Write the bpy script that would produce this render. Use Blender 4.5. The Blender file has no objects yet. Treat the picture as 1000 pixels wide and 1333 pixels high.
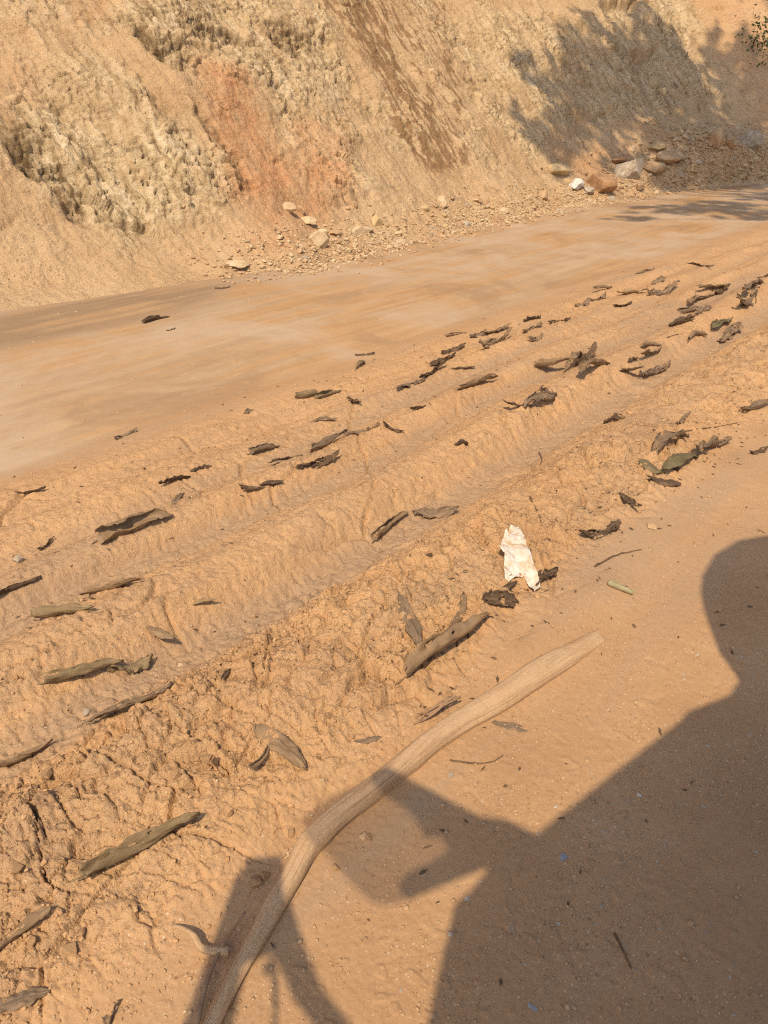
import bpy, bmesh, math, random
import numpy as np
from mathutils import Vector, Matrix, noise as mnoise

R = math.radians
sc = bpy.context.scene
random.seed(7)
rng = np.random.default_rng(7)

# ---------------------------------------------------------------- camera
CAM_H, FPX = 1.65, 1001.0                      # metres; focal length in photo pixels (1000 x 1333)
PITCH = math.atan((666.5 - 130) / FPX)         # looking down 28 degrees
cam_d = bpy.data.cameras.new('camera')
cam = bpy.data.objects.new('camera', cam_d)
sc.collection.objects.link(cam)
cam.location = (0, 0, CAM_H)
cam.rotation_euler = (math.pi / 2 - PITCH, 0, 0)
cam_d.sensor_fit = 'VERTICAL'
cam_d.sensor_height = 24
cam_d.lens = 24 * FPX / 1333
cam_d.clip_start = 0.02
cam_d.clip_end = 3000
sc.camera = cam
sc.render.resolution_x, sc.render.resolution_y = 768, 1024

# ---------------------------------------------------------------- sky, sun, exposure
A = np.array([0.12590, 0.59653, -0.79265])     # direction the sunlight travels
S = -A
SUN_EL = math.asin(S[2])
SUN_AZ = math.atan2(S[0], S[1])
w = bpy.data.worlds.new('World'); sc.world = w; w.use_nodes = True
nt = w.node_tree
bg = nt.nodes['Background']
sky = nt.nodes.new('ShaderNodeTexSky')
sky.sky_type = 'NISHITA'; sky.sun_disc = False
sky.sun_elevation = SUN_EL; sky.sun_rotation = SUN_AZ
sky.air_density = 1.0; sky.dust_density = 3.0; sky.ozone_density = 1.0
nt.links.new(sky.outputs[0], bg.inputs[0])
bg.inputs[1].default_value = 0.145
sun_d = bpy.data.lights.new('sun', 'SUN')
sun = bpy.data.objects.new('sun', sun_d)
sc.collection.objects.link(sun)
sun_d.energy = 4.2; sun_d.angle = R(0.6); sun_d.color = (1.0, 0.79, 0.54)
sun.rotation_euler = Vector(A).to_track_quat('-Z', 'Y').to_euler()
sun.location = (-3, -14, 19)
sc.view_settings.view_transform = 'Standard'
sc.view_settings.look = 'None'
sc.view_settings.exposure = -0.07
sc.view_settings.gamma = 1.0
sc.cycles.use_denoising = False
sc.cycles.filter_width = 1.2
sc.cycles.max_bounces = 5
sc.cycles.diffuse_bounces = 3

# ---------------------------------------------------------------- geometry of the place
ROAD_AZ = 0.70991                               # the road runs 40.7 degrees right of the view
UD = np.array([math.sin(ROAD_AZ), math.cos(ROAD_AZ), 0.0])    # along the road
VD = np.array([-math.cos(ROAD_AZ), math.sin(ROAD_AZ), 0.0])   # across it, towards the cut slope
CP, SP = math.cos(PITCH), math.sin(PITCH)

def ray(p):
    x, y = (p[0] - 500) / FPX, (p[1] - 666.5) / FPX
    return np.array([x, CP - y * SP, -SP - y * CP])
def project(X):
    X = np.asarray(X) - np.array([0, 0, CAM_H])
    z = X[..., 1] * CP - X[..., 2] * SP
    y = -(X[..., 1] * SP + X[..., 2] * CP)
    return 500 + FPX * X[..., 0] / z, 666.5 + FPX * y / z, z
def flat(p, z=0.0):
    d = ray(p); t = (z - CAM_H) / d[2]
    return np.array([0, 0, CAM_H]) + t * d

# ---------------------------------------------------------------- numpy noise
def _h(ix, iy, seed):
    """hash of integer lattice points, 0..1"""
    n = ix.astype(np.int32).view(np.uint32) * np.uint32(374761393)
    n += iy.astype(np.int32).view(np.uint32) * np.uint32(668265263)
    n += np.uint32((seed * 974634777) & 0xFFFFFFFF)
    n ^= n >> np.uint32(13); n *= np.uint32(1274126177)
    n ^= n >> np.uint32(16); n *= np.uint32(2246822519)
    n ^= n >> np.uint32(15)
    return (n & np.uint32(0xFFFFFF)).astype(np.float32) * np.float32(1 / 0x1000000)
_AN = np.linspace(0, 2 * math.pi, 257)[:-1].astype(np.float32)
_CA, _SA = np.cos(_AN), np.sin(_AN)
def gn(x, y, seed=0):
    x, y = np.broadcast_arrays(np.asarray(x, float), np.asarray(y, float))
    ix, iy = np.floor(x), np.floor(y)
    fx, fy = (x - ix).astype(np.float32), (y - iy).astype(np.float32)
    ux, uy = fx * fx * fx * (fx * (fx * 6 - 15) + 10), fy * fy * fy * (fy * (fy * 6 - 15) + 10)
    g = []
    for dx in (0, 1):
        for dy in (0, 1):
            k = (_h(ix + dx, iy + dy, seed) * 256).astype(np.int32) & 255
            g.append(_CA[k] * (fx - dx) + _SA[k] * (fy - dy))
    a = g[0] + (g[1] - g[0]) * uy; b = g[2] + (g[3] - g[2]) * uy
    return (a + (b - a) * ux) * 1.5
def fbm(x, y, octv=4, gain=.5, seed=0, lac=2.03):
    o = 0; a = 1; t = 0
    for k in range(octv):
        o = o + a * gn(x * lac**k + 17.3 * k, y * lac**k - 9.1 * k, seed + k); t += a; a *= gain
    return o / t
def billow(x, y, octv=3, gain=.5, seed=0):
    o = 0; a = 1; t = 0
    for k in range(octv):
        o = o + a * np.abs(gn(x * 2.1**k + 7.7 * k, y * 2.1**k, seed + k)); t += a; a *= gain
    return o / t
def voro(x, y, seed=0, jit=.9):
    ix, iy = np.floor(x), np.floor(y)
    fx, fy = (x - ix).astype(np.float32), (y - iy).astype(np.float32)
    f1 = np.full(x.shape, 81., np.float32); f2 = f1.copy()
    cx = np.zeros(x.shape, np.float32); cy = cx.copy(); cid = cx.copy()
    for dx in (-1, 0, 1):
        for dy in (-1, 0, 1):
            jx, jy = ix + dx, iy + dy
            h = _h(jx, jy, seed); h2 = (h * 4093.0) % 1.0
            px = fx - (dx + .5 + (h - .5) * jit)
            py = fy - (dy + .5 + (h2 - .5) * jit)
            d = px * px + py * py
            near = d < f1
            f2 = np.where(near, f1, np.minimum(f2, d))
            f1 = np.where(near, d, f1)
            cx = np.where(near, px, cx); cy = np.where(near, py, cy)
            cid = np.where(near, (h * 61.7) % 1.0, cid)
    return np.sqrt(f1), np.sqrt(f2), cid, cx, cy
def ss(a, b, x):
    t = np.clip((x - a) / (b - a), 0, 1); return t * t * (3 - 2 * t)
def polymask(x, y, poly, soft):
    """1 inside the polygon, fading over 'soft' outside/inside its edge"""
    inside = np.zeros(x.shape, bool); dist = np.full(x.shape, 1e9)
    n = len(poly)
    for i in range(n):
        x0, y0 = poly[i]; x1, y1 = poly[(i + 1) % n]
        ex, ey = x1 - x0, y1 - y0
        t = np.clip(((x - x0) * ex + (y - y0) * ey) / (ex * ex + ey * ey + 1e-12), 0, 1)
        dist = np.minimum(dist, np.hypot(x - x0 - t * ex, y - y0 - t * ey))
        c = ((y0 > y) != (y1 > y))
        inside ^= c & (x < (x1 - x0) * (y - y0) / ((y1 - y0) if y1 != y0 else 1e-9) + x0)
    sd = np.where(inside, dist, -dist)
    return ss(-soft, soft, sd)

# ---------------------------------------------------------------- ground height
def ground_field(x, y):
    """height and soil masks at world x, y"""
    x = np.asarray(x, float); y = np.asarray(y, float)
    u = x * UD[0] + y * UD[1]; v = x * VD[0] + y * VD[1]
    near = 1 - ss(14, 30, np.hypot(x, y))
    vw = v + .06 * gn(u * .45, v * .3, 3) + .016 * gn(u * 1.7, v * .9, 4) + .004 * gn(u * 6, v * 4, 5)
    z = np.zeros(x.shape)
    # tyre-cut profile across the verge
    kn = np.array([-9, .45, .80, 1.00, 1.18, 1.38, 1.55, 1.66, 1.74, 1.84, 1.91, 1.98, 2.10, 2.22, 2.29, 2.38, 2.44, 2.54, 2.64, 2.72, 2.78, 2.88, 2.97, 3.07, 3.15, 3.25, 3.42, 3.75, 5.2, 6.6, 7.2])
    kz = np.array([0, 0, .000, .012, .050, .070, .068, .034, .012, .010, .036, .074, .086, .062, .034, .034, .068, .078, .050, .034, .050, .066, .056, .034, .032, .046, .030, .004, .012, .0, .0])
    z += np.interp(vw, kn, kz) * (1.60 + .5 * gn(u * .8, 0 * v + 2.2, 8)) * near
    berm = ss(.95, 1.22, vw) * (1 - ss(1.62, 1.75, vw))
    ridge = ss(2.02, 2.12, vw) * (1 - ss(3.2, 3.6, vw))
    floor = .8 * ss(1.68, 1.75, vw) * (1 - ss(1.84, 1.92, vw)) + .8 * ss(2.25, 2.30, vw) * (1 - ss(2.38, 2.43, vw)) + .6 * ss(2.66, 2.71, vw) * (1 - ss(2.75, 2.80, vw))
    road = ss(3.45, 3.85, vw)
    yard = 1 - ss(.85, 1.1, vw)
    rough = np.clip(np.maximum(berm, .85 * ss(1.55, 1.65, vw) * (1 - ss(3.2, 3.6, vw)) * (1 - .3 * np.clip(floor, 0, 1))), 0, 1) * near
    # undulation
    z += .030 * fbm(u * .7, v * .9, 3, seed=11) * (1 - .7 * road) * near
    soft0 = np.clip(rough + .45 * floor * near, 0, 1)
    # crumbly lumps
    lump = billow(u * 4.2, v * 5.0, 3, seed=21)
    z += rough * (.017 + .036 * berm) * (lump - .28)
    f1, f2, cid, cx, cy = voro(u * 8 + .6 * gn(u * 6, v * 6, 31), v * 9.5 + .6 * gn(u * 6, v * 6, 32), 33)
    clod = ss(.25, .8, fbm(u * 1.6, v * 2.2, 3, seed=35) * 1.3 + .35 + .35 * berm - .75 * ridge)
    t1, t2 = np.mod(cid * 17.3, 1) - .5, np.mod(cid * 29.7, 1) - .5
    z += rough * clod * ((cid - .45) * .046 + (cx * t1 + cy * t2) * .055 - .020 * (1 - ss(.01, .12, f2 - f1)))
    f1b, f2b, cidb, cxb, cyb = voro(u * 25 + .5 * gn(u * 14, v * 14, 38), v * 28 + .5 * gn(u * 14, v * 14, 39), 37)
    t3, t4 = np.mod(cidb * 17.3, 1) - .5, np.mod(cidb * 29.7, 1) - .5
    z += rough * (.45 + .55 * clod) * ((cidb - .5) * .013 + (cxb * t3 + cyb * t4) * .016 - .007 * (1 - ss(0, .14, f2b - f1b)))
    pit = ss(.32, .55, gn(u * 31, v * 34, 47)) * ss(-.1, .3, gn(u * 2.3, v * 2.6, 48))
    z -= soft0 * pit * .009
    # long drying cracks
    wx, wy = u + .10 * gn(u * 3.1, v * 3.1, 41), v + .10 * gn(u * 3.1, v * 3.1, 42)
    c1, c2, _, _, _ = voro(wx * 1.7, wy * 2.9, 43)
    crack = (1 - ss(.0, .030, c2 - c1)) * ss(-.10, .20, gn(u * 1.1, v * 1.3, 44) + .05)
    c3, c4, _, _, _ = voro(wx * 5.2, wy * 6.5, 45)
    crack2 = (1 - ss(.0, .040, c4 - c3)) * ss(-.05, .25, gn(u * 1.7, v * 2.1, 46))
    soft = np.clip(rough + .35 * floor * near, 0, 1)
    calm = .35 + .65 * berm
    z -= soft * (.036 * crack + .034 * crack2 * calm)
    c5, c6, cid7, cx7, cy7 = voro(wx * 15, wy * 17, 49)
    z -= soft * calm * .015 * (1 - ss(0, .08, c6 - c5)) * ss(-.12, .18, gn(u * 2.9, v * 3.3, 50))
    # tread marks, small grain
    z += ridge * near * (.011 * gn(u * .9, v * 11, 51) + .008 * gn(u * 2.4, v * 19, 52))
    z += near * (.0020 + .0085 * rough) * fbm(u * 42, v * 42, 3, gain=.65, seed=53) * (1 - .75 * road)
    z += near * yard * .006 * fbm(u * 1.2, v * 2.4, 3, seed=57)
    z -= near * yard * .0025 * ss(.34, .46, gn(u * 21 + 2 * gn(u * 9, v * 9, 56), v * 24, 58)) * ss(-.1, .35, gn(u * 2.1, v * 2.6, 59))
    z += near * yard * .0025 * ss(.36, .5, gn(u * 26, v * 28, 60)) * ss(-.2, .3, gn(u * 1.7, v * 2.0, 64))
    # road: shallow wheel tracks worn along it
    z += near * road * (.012 * gn(u * .12, v * 2.2, 61) + .005 * gn(u * .8, v * 9, 62) + .0015 * gn(u * 12, v * 30, 63))
    edge = np.exp(-((vw - 6.35) / .25)**2)
    z += near * edge * .03 * ss(-.1, .5, gn(u * 1.2, v * 2.5, 65))
    z += .035 * np.exp(-((v - .97) / .10)**2) * ss(1.3, 1.9, u) * (1 - ss(2.25, 2.6, u))
    z = np.where(v > 8.0, z - .6, z)
    return z, u, v, vw, dict(road=road, rough=rough, floor=floor, yard=yard, berm=berm, clod=clod, ridge=ridge)
def gz(x, y):
    return float(ground_field(np.array([x]), np.array([y]))[0][0])
def on_ground(p):
    g = flat(p)
    for _ in range(4):
        g = flat(p, gz(g[0], g[1]))
    return g

# ---------------------------------------------------------------- mesh and material helpers
def link(o, parent=None):
    sc.collection.objects.link(o)
    if parent: o.parent = parent
    return o
def tag(o, label=None, cat=None, group=None, kind=None):
    if label: o['label'] = label
    if cat: o['category'] = cat
    if group: o['group'] = group
    if kind: o['kind'] = kind
    return o
def grid_faces(nr, nc, wrap=False):
    c = nc if wrap else nc - 1
    i, j = np.meshgrid(np.arange(nr - 1), np.arange(c), indexing='ij')
    j2 = (j + 1) % nc
    return np.stack([i * nc + j, i * nc + j2, (i + 1) * nc + j2, (i + 1) * nc + j], -1).reshape(-1, 4)
def np_mesh(name, V, Fc, mat=None, smooth=True, attrs=None, uv=None):
    """numpy verts + equal-sided faces to a mesh; attrs: name -> (n,4) point colours, uv: (n,2) per vertex"""
    V = np.ascontiguousarray(V, np.float32); Fc = np.ascontiguousarray(Fc, np.int32)
    m = bpy.data.meshes.new(name)
    k = Fc.shape[1]
    m.vertices.add(len(V)); m.vertices.foreach_set('co', V.ravel())
    m.loops.add(Fc.size); m.loops.foreach_set('vertex_index', Fc.ravel())
    m.polygons.add(len(Fc))
    m.polygons.foreach_set('loop_start', np.arange(0, Fc.size, k, dtype=np.int32))
    m.polygons.foreach_set('loop_total', np.full(len(Fc), k, np.int32))
    m.update(calc_edges=True)
    m.polygons.foreach_set('use_smooth', np.full(len(Fc), smooth))
    for n, a in (attrs or {}).items():
        at = m.color_attributes.new(n, 'FLOAT_COLOR', 'POINT')
        at.data.foreach_set('color', np.ascontiguousarray(a, np.float32).ravel())
    if uv is not None:
        l = m.uv_layers.new(name='UVMap')
        l.data.foreach_set('uv', np.ascontiguousarray(np.asarray(uv, np.float32)[Fc.ravel()]).ravel())
    if mat: m.materials.append(mat)
    m.validate()
    return m
def obj(name, mesh, parent=None):
    return link(bpy.data.objects.new(name, mesh), parent)

class NT:
    def __init__(s, name, rough=.95, spec=.15):
        s.m = bpy.data.materials.new(name); s.m.use_nodes = True
        s.t = s.m.node_tree; s.b = s.t.nodes['Principled BSDF']
        s.b.inputs['Roughness'].default_value = rough
        s.b.inputs['Specular IOR Level'].default_value = spec
    def n(s, kind, **kw):
        x = s.t.nodes.new(kind)
        for k, v in kw.items():
            if k.startswith('i_'):
                key = k[2:]
                x.inputs[int(key) if key.isdigit() else key].default_value = v
            else: setattr(x, k, v)
        return x
    def l(s, a, b): s.t.links.new(a, b)
    def coord(s, out='Object', scale=(1, 1, 1), rot=(0, 0, 0)):
        c = s.n('ShaderNodeTexCoord'); mp = s.n('ShaderNodeMapping')
        mp.inputs['Scale'].default_value = scale; mp.inputs['Rotation'].default_value = rot
        s.l(c.outputs[out], mp.inputs[0]); return mp.outputs[0]
    def noise(s, vec, scale, detail=4, rough=.55, dist=0, out=0):
        x = s.n('ShaderNodeTexNoise', i_Scale=scale, i_Detail=detail, i_Roughness=rough, i_Distortion=dist)
        s.l(vec, x.inputs['Vector']); return x.outputs[out]
    def ramp(s, fac, stops, interp='LINEAR'):
        r = s.n('ShaderNodeValToRGB'); r.color_ramp.interpolation = interp
        e = r.color_ramp.elements
        while len(e) < len(stops): e.new(.5)
        for q, (p, c) in zip(e, stops):
            q.position = p; q.color = (*c, 1) if len(c) == 3 else c
        s.l(fac, r.inputs[0]); return r.outputs[0]
    def val(s, fac, a, b):
        if a > b: return s.ramp(fac, [(b, (1, 1, 1)), (a, (0, 0, 0))])
        return s.ramp(fac, [(a, (0, 0, 0)), (b, (1, 1, 1))])
    def mix(s, fac, a, b, mode='MIX'):
        x = s.n('ShaderNodeMix', data_type='RGBA', blend_type=mode)
        for sock, vv in ((x.inputs[0], fac), (x.inputs[6], a), (x.inputs[7], b)):
            if isinstance(vv, (int, float)): sock.default_value = vv
            elif isinstance(vv, tuple): sock.default_value = (*vv, 1)
            else: s.l(vv, sock)
        return x.outputs[2]
    def math(s, op, a, b=0.):
        x = s.n('ShaderNodeMath', operation=op)
        for sock, vv in ((x.inputs[0], a), (x.inputs[1], b)):
            if isinstance(vv, (int, float)): sock.default_value = vv
            else: s.l(vv, sock)
        return x.outputs[0]
    def bump(s, h, strength, dist, prev=None):
        x = s.n('ShaderNodeBump', i_Distance=dist)
        if isinstance(strength, (int, float)): x.inputs['Strength'].default_value = strength
        else: s.l(strength, x.inputs['Strength'])
        s.l(h, x.inputs['Height'])
        if prev is not None: s.l(prev, x.inputs['Normal'])
        return x.outputs[0]
    def out(s, col=None, nrm=None):
        if col is not None:
            if isinstance(col, tuple): s.b.inputs['Base Color'].default_value = (*col, 1)
            else: s.l(col, s.b.inputs['Base Color'])
        if nrm is not None: s.l(nrm, s.b.inputs['Normal'])
        return s.m

CLAY = (.50, .290, .135)       # crumbly orange clay
CLAY_D = (.37, .205, .095)
DUST = (.52, .335, .185)       # pale packed dust
GRIT = (.66, .52, .36)

def mat_ground():
    M = NT('orange_clay_ground', .97, .08)
    P = M.coord('Object'); RV = M.coord('UV')
    at = M.n('ShaderNodeVertexColor', layer_name='soil')
    sep = M.n('ShaderNodeSeparateColor'); M.l(at.outputs[0], sep.inputs[0])
    road, rough, rut = sep.outputs[0], sep.outputs[1], sep.outputs[2]
    n1 = M.noise(P, 2.3, 6, .6); n2 = M.noise(P, 14, 5, .65); n3 = M.noise(P, 75, 4, .7)
    clay = M.ramp(n1, [(.30, (.46, .272, .135)), (.5, (.535, .33, .168)), (.72, (.57, .375, .205))])
    clay = M.mix(M.val(n2, .38, .72), clay, (.56, .35, .18))
    dust = M.ramp(n1, [(.3, (.375, .228, .120)), (.55, (.44, .272, .145)), (.75, (.485, .315, .177))])
    # greyer crust in patches on the churned ground
    grey = M.val(M.noise(P, 3.6, 5, .6), .50, .72)
    clay = M.mix(M.math('MULTIPLY', grey, .55), clay, (.43, .285, .175))
    col = M.mix(rough, dust, clay)
    col = M.mix(M.math('MULTIPLY', rut, M.val(n1, .22, .48)), col, (.385, .265, .165))     # compacted, dusty wheel ruts, darkened further in place of relief shading
    # the road: streaks drawn out along its length
    st = M.n('ShaderNodeMapping'); st.inputs['Scale'].default_value = (.22, 2.6, 1); M.l(RV, st.inputs[0])
    r1 = M.noise(st.outputs[0], 1.3, 6, .62, .35)
    st2 = M.n('ShaderNodeMapping'); st2.inputs['Scale'].default_value = (.7, 7.0, 1); M.l(RV, st2.inputs[0])
    r2 = M.noise(st2.outputs[0], 1.6, 5, .65, .4)
    rc = M.ramp(r1, [(.34, (.36, .212, .102)), (.45, (.43, .268, .136)), (.52, (.37, .26, .163)), (.64, (.44, .32, .207))])
    rc = M.mix(M.math('MULTIPLY', M.val(r2, .46, .66), .5), rc, (.49, .33, .183))
    rc = M.mix(M.math('MULTIPLY', M.val(r2, .45, .30), .55), rc, (.36, .25, .15))
    pz = M.noise(RV, .9, 6, .62, .6)
    rc = M.mix(M.math('MULTIPLY', M.val(pz, .48, .62), .85), rc, (.45, .345, .245))
    rc = M.mix(M.math('MULTIPLY', M.val(pz, .45, .36), .7), rc, (.31, .20, .115))
    rc = M.mix(M.math('MULTIPLY', M.val(n2, .56, .70), .35), rc, (.50, .36, .22))
    col = M.mix(road, col, rc)
    # damp stain on the far left of the road
    sep2 = M.n('ShaderNodeVertexColor', layer_name='stain')
    ss_ = M.n('ShaderNodeSeparateColor'); M.l(sep2.outputs[0], ss_.inputs[0])
    col = M.mix(M.math('MULTIPLY', M.math('MULTIPLY', ss_.outputs[0], M.val(M.math('ADD', M.math('MULTIPLY', r1, .5), M.math('MULTIPLY', pz, .5)), .40, .52)), .85), col, (.235, .16, .10))
    # grit: pale quartz flecks, denser on the dusty ridges; dark soil flecks imitate shaded crevices
    for sc_, lo, amt, c in ((150, .18, .85, GRIT), (60, .13, .8, (.66, .54, .40)), (110, .17, .75, (.20, .12, .065)), (48, .15, .75, (.20, .12, .065)), (30, .10, .7, (.24, .145, .08))):
        vv = M.n('ShaderNodeTexVoronoi', i_Scale=sc_); M.l(P, vv.inputs['Vector'])
        f = M.ramp(vv.outputs['Distance'], [(0, (1, 1, 1)), (lo, (1, 1, 1)), (lo + .07, (0, 0, 0))])
        vs = M.n('ShaderNodeSeparateColor'); M.l(vv.outputs['Color'], vs.inputs[0])
        f = M.math('MULTIPLY', f, M.val(vs.outputs[0], .55, .60))
        f = M.math('MULTIPLY', f, M.val(M.noise(P, 3.0, 3), .36, .60))
        f = M.math('MULTIPLY', f, M.math('SUBTRACT', 1.0, M.math('MULTIPLY', road, .8)))
        col = M.mix(M.math('MULTIPLY', f, amt), col, c)
    grain = M.math('ADD', .22, M.math('MULTIPLY', rough, .78)); grain = M.math('MULTIPLY', grain, M.math('SUBTRACT', 1.0, M.math('MULTIPLY', road, .6)))
    # broad bands of greyer, older packed soil lying along the track
    bb = M.n('ShaderNodeMapping'); bb.inputs['Scale'].default_value = (.5, 3.2, 1); M.l(RV, bb.inputs[0])
    band = M.val(M.noise(bb.outputs[0], 1.0, 5, .6, .5), .48, .66)
    col = M.mix(M.math('MULTIPLY', M.math('MULTIPLY', band, M.math('SUBTRACT', 1.0, road)), .75), col, (.375, .262, .168))
    col = M.mix(M.math('MULTIPLY', M.val(n3, .35, .7), .35), col, M.mix(.5, col, (.60, .42, .25)))
    col = M.mix(M.math('MULTIPLY', M.math('MULTIPLY', M.val(n3, .45, .28), .62), grain), col, M.mix(.6, col, (.22, .12, .055)))
    nr = M.bump(n2, M.math('MULTIPLY', grain, .45), .02); nr = M.bump(n3, M.math('MULTIPLY', grain, .95), .010, nr)
    g2 = M.noise(P, 230, 3, .7); nr = M.bump(g2, M.math('MULTIPLY', grain, .6), .004, nr)
    return M.out(col, nr)

def mat_bank():
    M = NT('cut_slope_earth', .97, .06)
    P = M.coord('Object'); UVc = M.coord('UV')
    at = M.n('ShaderNodeVertexColor', layer_name='earth')
    sep = M.n('ShaderNodeSeparateColor'); M.l(at.outputs[0], sep.inputs[0])
    rock, orange, wet = sep.outputs
    n1 = M.noise(P, .9, 6, .6); n2 = M.noise(P, 4.5, 6, .65); n3 = M.noise(P, 22, 5, .7)
    col = M.ramp(n1, [(.3, (.47, .305, .165)), (.5, (.54, .375, .215)), (.7, (.59, .435, .265))])
    # rock: pale cream strata, stained ochre along the bedding
    bd = M.n('ShaderNodeMapping'); bd.inputs['Rotation'].default_value = (0, 0, R(-14)); bd.inputs['Scale'].default_value = (9, 1.3, 1)
    M.l(UVc, bd.inputs[0])
    b1 = M.noise(bd.outputs[0], 1.2, 7, .68, .5)
    rk = M.ramp(b1, [(.30, (.25, .175, .095)), (.42, (.47, .345, .20)), (.52, (.60, .475, .30)), (.66, (.72, .60, .42))])
    rk = M.mix(M.math('MULTIPLY', M.val(n2, .52, .66), .55), rk, (.36, .27, .13))
    col = M.mix(rock, col, rk)
    oc = M.ramp(n2, [(.3, (.50, .25, .12)), (.55, (.57, .325, .175)), (.75, (.58, .40, .235))])
    col = M.mix(orange, col, oc)
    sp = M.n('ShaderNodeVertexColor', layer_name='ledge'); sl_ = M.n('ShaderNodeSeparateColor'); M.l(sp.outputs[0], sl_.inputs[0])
    col = M.mix(M.math('MULTIPLY', sl_.outputs[0], M.val(b1, .60, .36)), col, (.13, .088, .046))  # dark weathered rock on ledges; pits and slits tinted to look shaded
    col = M.mix(M.math('MULTIPLY', wet, .92), col, (.28, .17, .088))
    col = M.mix(M.math('MULTIPLY', M.val(n3, .52, .75), .4), col, M.mix(.5, col, (.74, .60, .38)))
    col = M.mix(M.math('MULTIPLY', M.val(n3, .46, .26), .5), col, M.mix(.5, col, (.22, .14, .06)))
    for sc_, lo, amt, c in ((26, .17, .75, (.15, .10, .05)), (55, .17, .7, (.16, .10, .05)), (38, .15, .7, (.74, .62, .44))):
        vv = M.n('ShaderNodeTexVoronoi', i_Scale=sc_); M.l(P, vv.inputs['Vector'])
        f = M.ramp(vv.outputs['Distance'], [(0, (1, 1, 1)), (lo, (1, 1, 1)), (lo + .10, (0, 0, 0))])
        vs = M.n('ShaderNodeSeparateColor'); M.l(vv.outputs['Color'], vs.inputs[0])
        f = M.math('MULTIPLY', f, M.val(vs.outputs[0], .60, .64))
        f = M.math('MULTIPLY', f, M.val(M.noise(P, 1.7, 4), .42, .62))
        col = M.mix(M.math('MULTIPLY', f, amt), col, c)
    nr = M.bump(n2, .6, .06); nr = M.bump(b1, .5, .05, nr); nr = M.bump(n3, .9, .03, nr)
    nr = M.bump(M.noise(P, 85, 4, .7), .7, .010, nr)
    return M.out(col, nr)

def mat_stone(name, a, b, c, scale=8):
    M = NT(name, .92, .2)
    P = M.coord('Object')
    oi = M.n('ShaderNodeObjectInfo')
    n1 = M.noise(P, scale, 6, .6); n2 = M.noise(P, scale * 6, 5, .7)
    col = M.ramp(n1, [(.3, a), (.52, b), (.72, c)])
    col = M.mix(M.math('MULTIPLY', M.val(n2, .5, .72), .45), col, M.mix(.5, col, (.75, .62, .44)))
    col = M.mix(M.math('MULTIPLY', oi.outputs['Random'], .3), col, M.mix(.6, col, (.30, .19, .10)))
    nr = M.bump(n1, .4, .03); nr = M.bump(n2, .6, .008, nr)
    return M.out(col, nr)

def mat_leaf(name, a, b, vein):
    M = NT(name, .78, .25)
    UVc = M.coord('UV'); P = M.coord('Object')
    oi = M.n('ShaderNodeObjectInfo')
    sx = M.n('ShaderNodeSeparateXYZ'); M.l(UVc, sx.inputs[0])
    side = M.math('ABSOLUTE', M.math('SUBTRACT', sx.outputs[1], .5))
    ph = M.math('SUBTRACT', M.math('MULTIPLY', sx.outputs[0], 78.), M.math('MULTIPLY', side, 60.))
    wv = M.math('POWER', M.math('ABSOLUTE', M.math('SINE', ph)), 9.)
    mid = M.val(side, .035, .012)
    n1 = M.noise(P, 16, 6, .62); n2 = M.noise(P, 90, 4, .65)
    col = M.ramp(n1, [(.3, a), (.7, b)])
    col = M.mix(M.math('MULTIPLY', M.val(n2, .52, .7), .4), col, M.mix(.5, col, (.42, .28, .15)))
    col = M.mix(M.math('MULTIPLY', oi.outputs['Random'], .35), col, M.mix(.5, col, (.10, .07, .045)))
    col = M.mix(M.math('MULTIPLY', wv, .28), col, vein)
    col = M.mix(M.math('MULTIPLY', mid, .5), col, vein)
    # soil dust
    col = M.mix(M.math('MULTIPLY', M.val(M.noise(P, 9, 4), .55, .75), .5), col, (.40, .245, .125))
    nr = M.bump(wv, .25, .002); nr = M.bump(n2, .4, .002, nr)
    return M.out(col, nr)

def mat_plain(name, a, b, scale=20, rough=.8, spec=.3, bump=.4, dist=.004):
    M = NT(name, rough, spec); P = M.coord('Object')
    n1 = M.noise(P, scale, 6, .62)
    return M.out(M.ramp(n1, [(.3, a), (.7, b)]), M.bump(n1, bump, dist))

def mat_wood():
    M = NT('weathered_branch_wood', .85, .2)
    UVc = M.coord('UV', (2.2, 26, 1)); P = M.coord('Object')
    g = M.noise(UVc, 2.0, 6, .65, .6); n1 = M.noise(P, 7, 5, .6); n2 = M.noise(P, 120, 4, .7)
    col = M.ramp(g, [(.25, (.42, .27, .155)), (.45, (.53, .36, .21)), (.7, (.60, .43, .27))])
    col = M.mix(M.val(n1, .45, .65), col, M.mix(.6, col, (.52, .325, .17)))
    col = M.mix(M.math('MULTIPLY', M.val(n2, .42, .28), .3), col, (.30, .19, .10))
    bk = M.noise(M.coord('UV', (3.0, 5, 1)), 1.6, 6, .7, .8)
    col = M.mix(M.math('MULTIPLY', M.val(bk, .52, .60), .4), col, (.36, .24, .145))
    ck = M.noise(M.coord('UV', (1.2, 40, 1)), 1.3, 4, .6, .4)
    col = M.mix(M.math('MULTIPLY', M.val(ck, .36, .31), .8), col, (.15, .09, .05))
    col = M.mix(M.math('MULTIPLY', M.val(n2, .55, .70), .5), col, (.60, .42, .25))
    nr = M.bump(g, .5, .006); nr = M.bump(n1, .4, .02, nr); nr = M.bump(bk, .4, .01, nr); nr = M.bump(n2, .4, .003, nr)
    return M.out(col, nr)

M_GROUND = mat_ground()
M_BANK = mat_bank()

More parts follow.
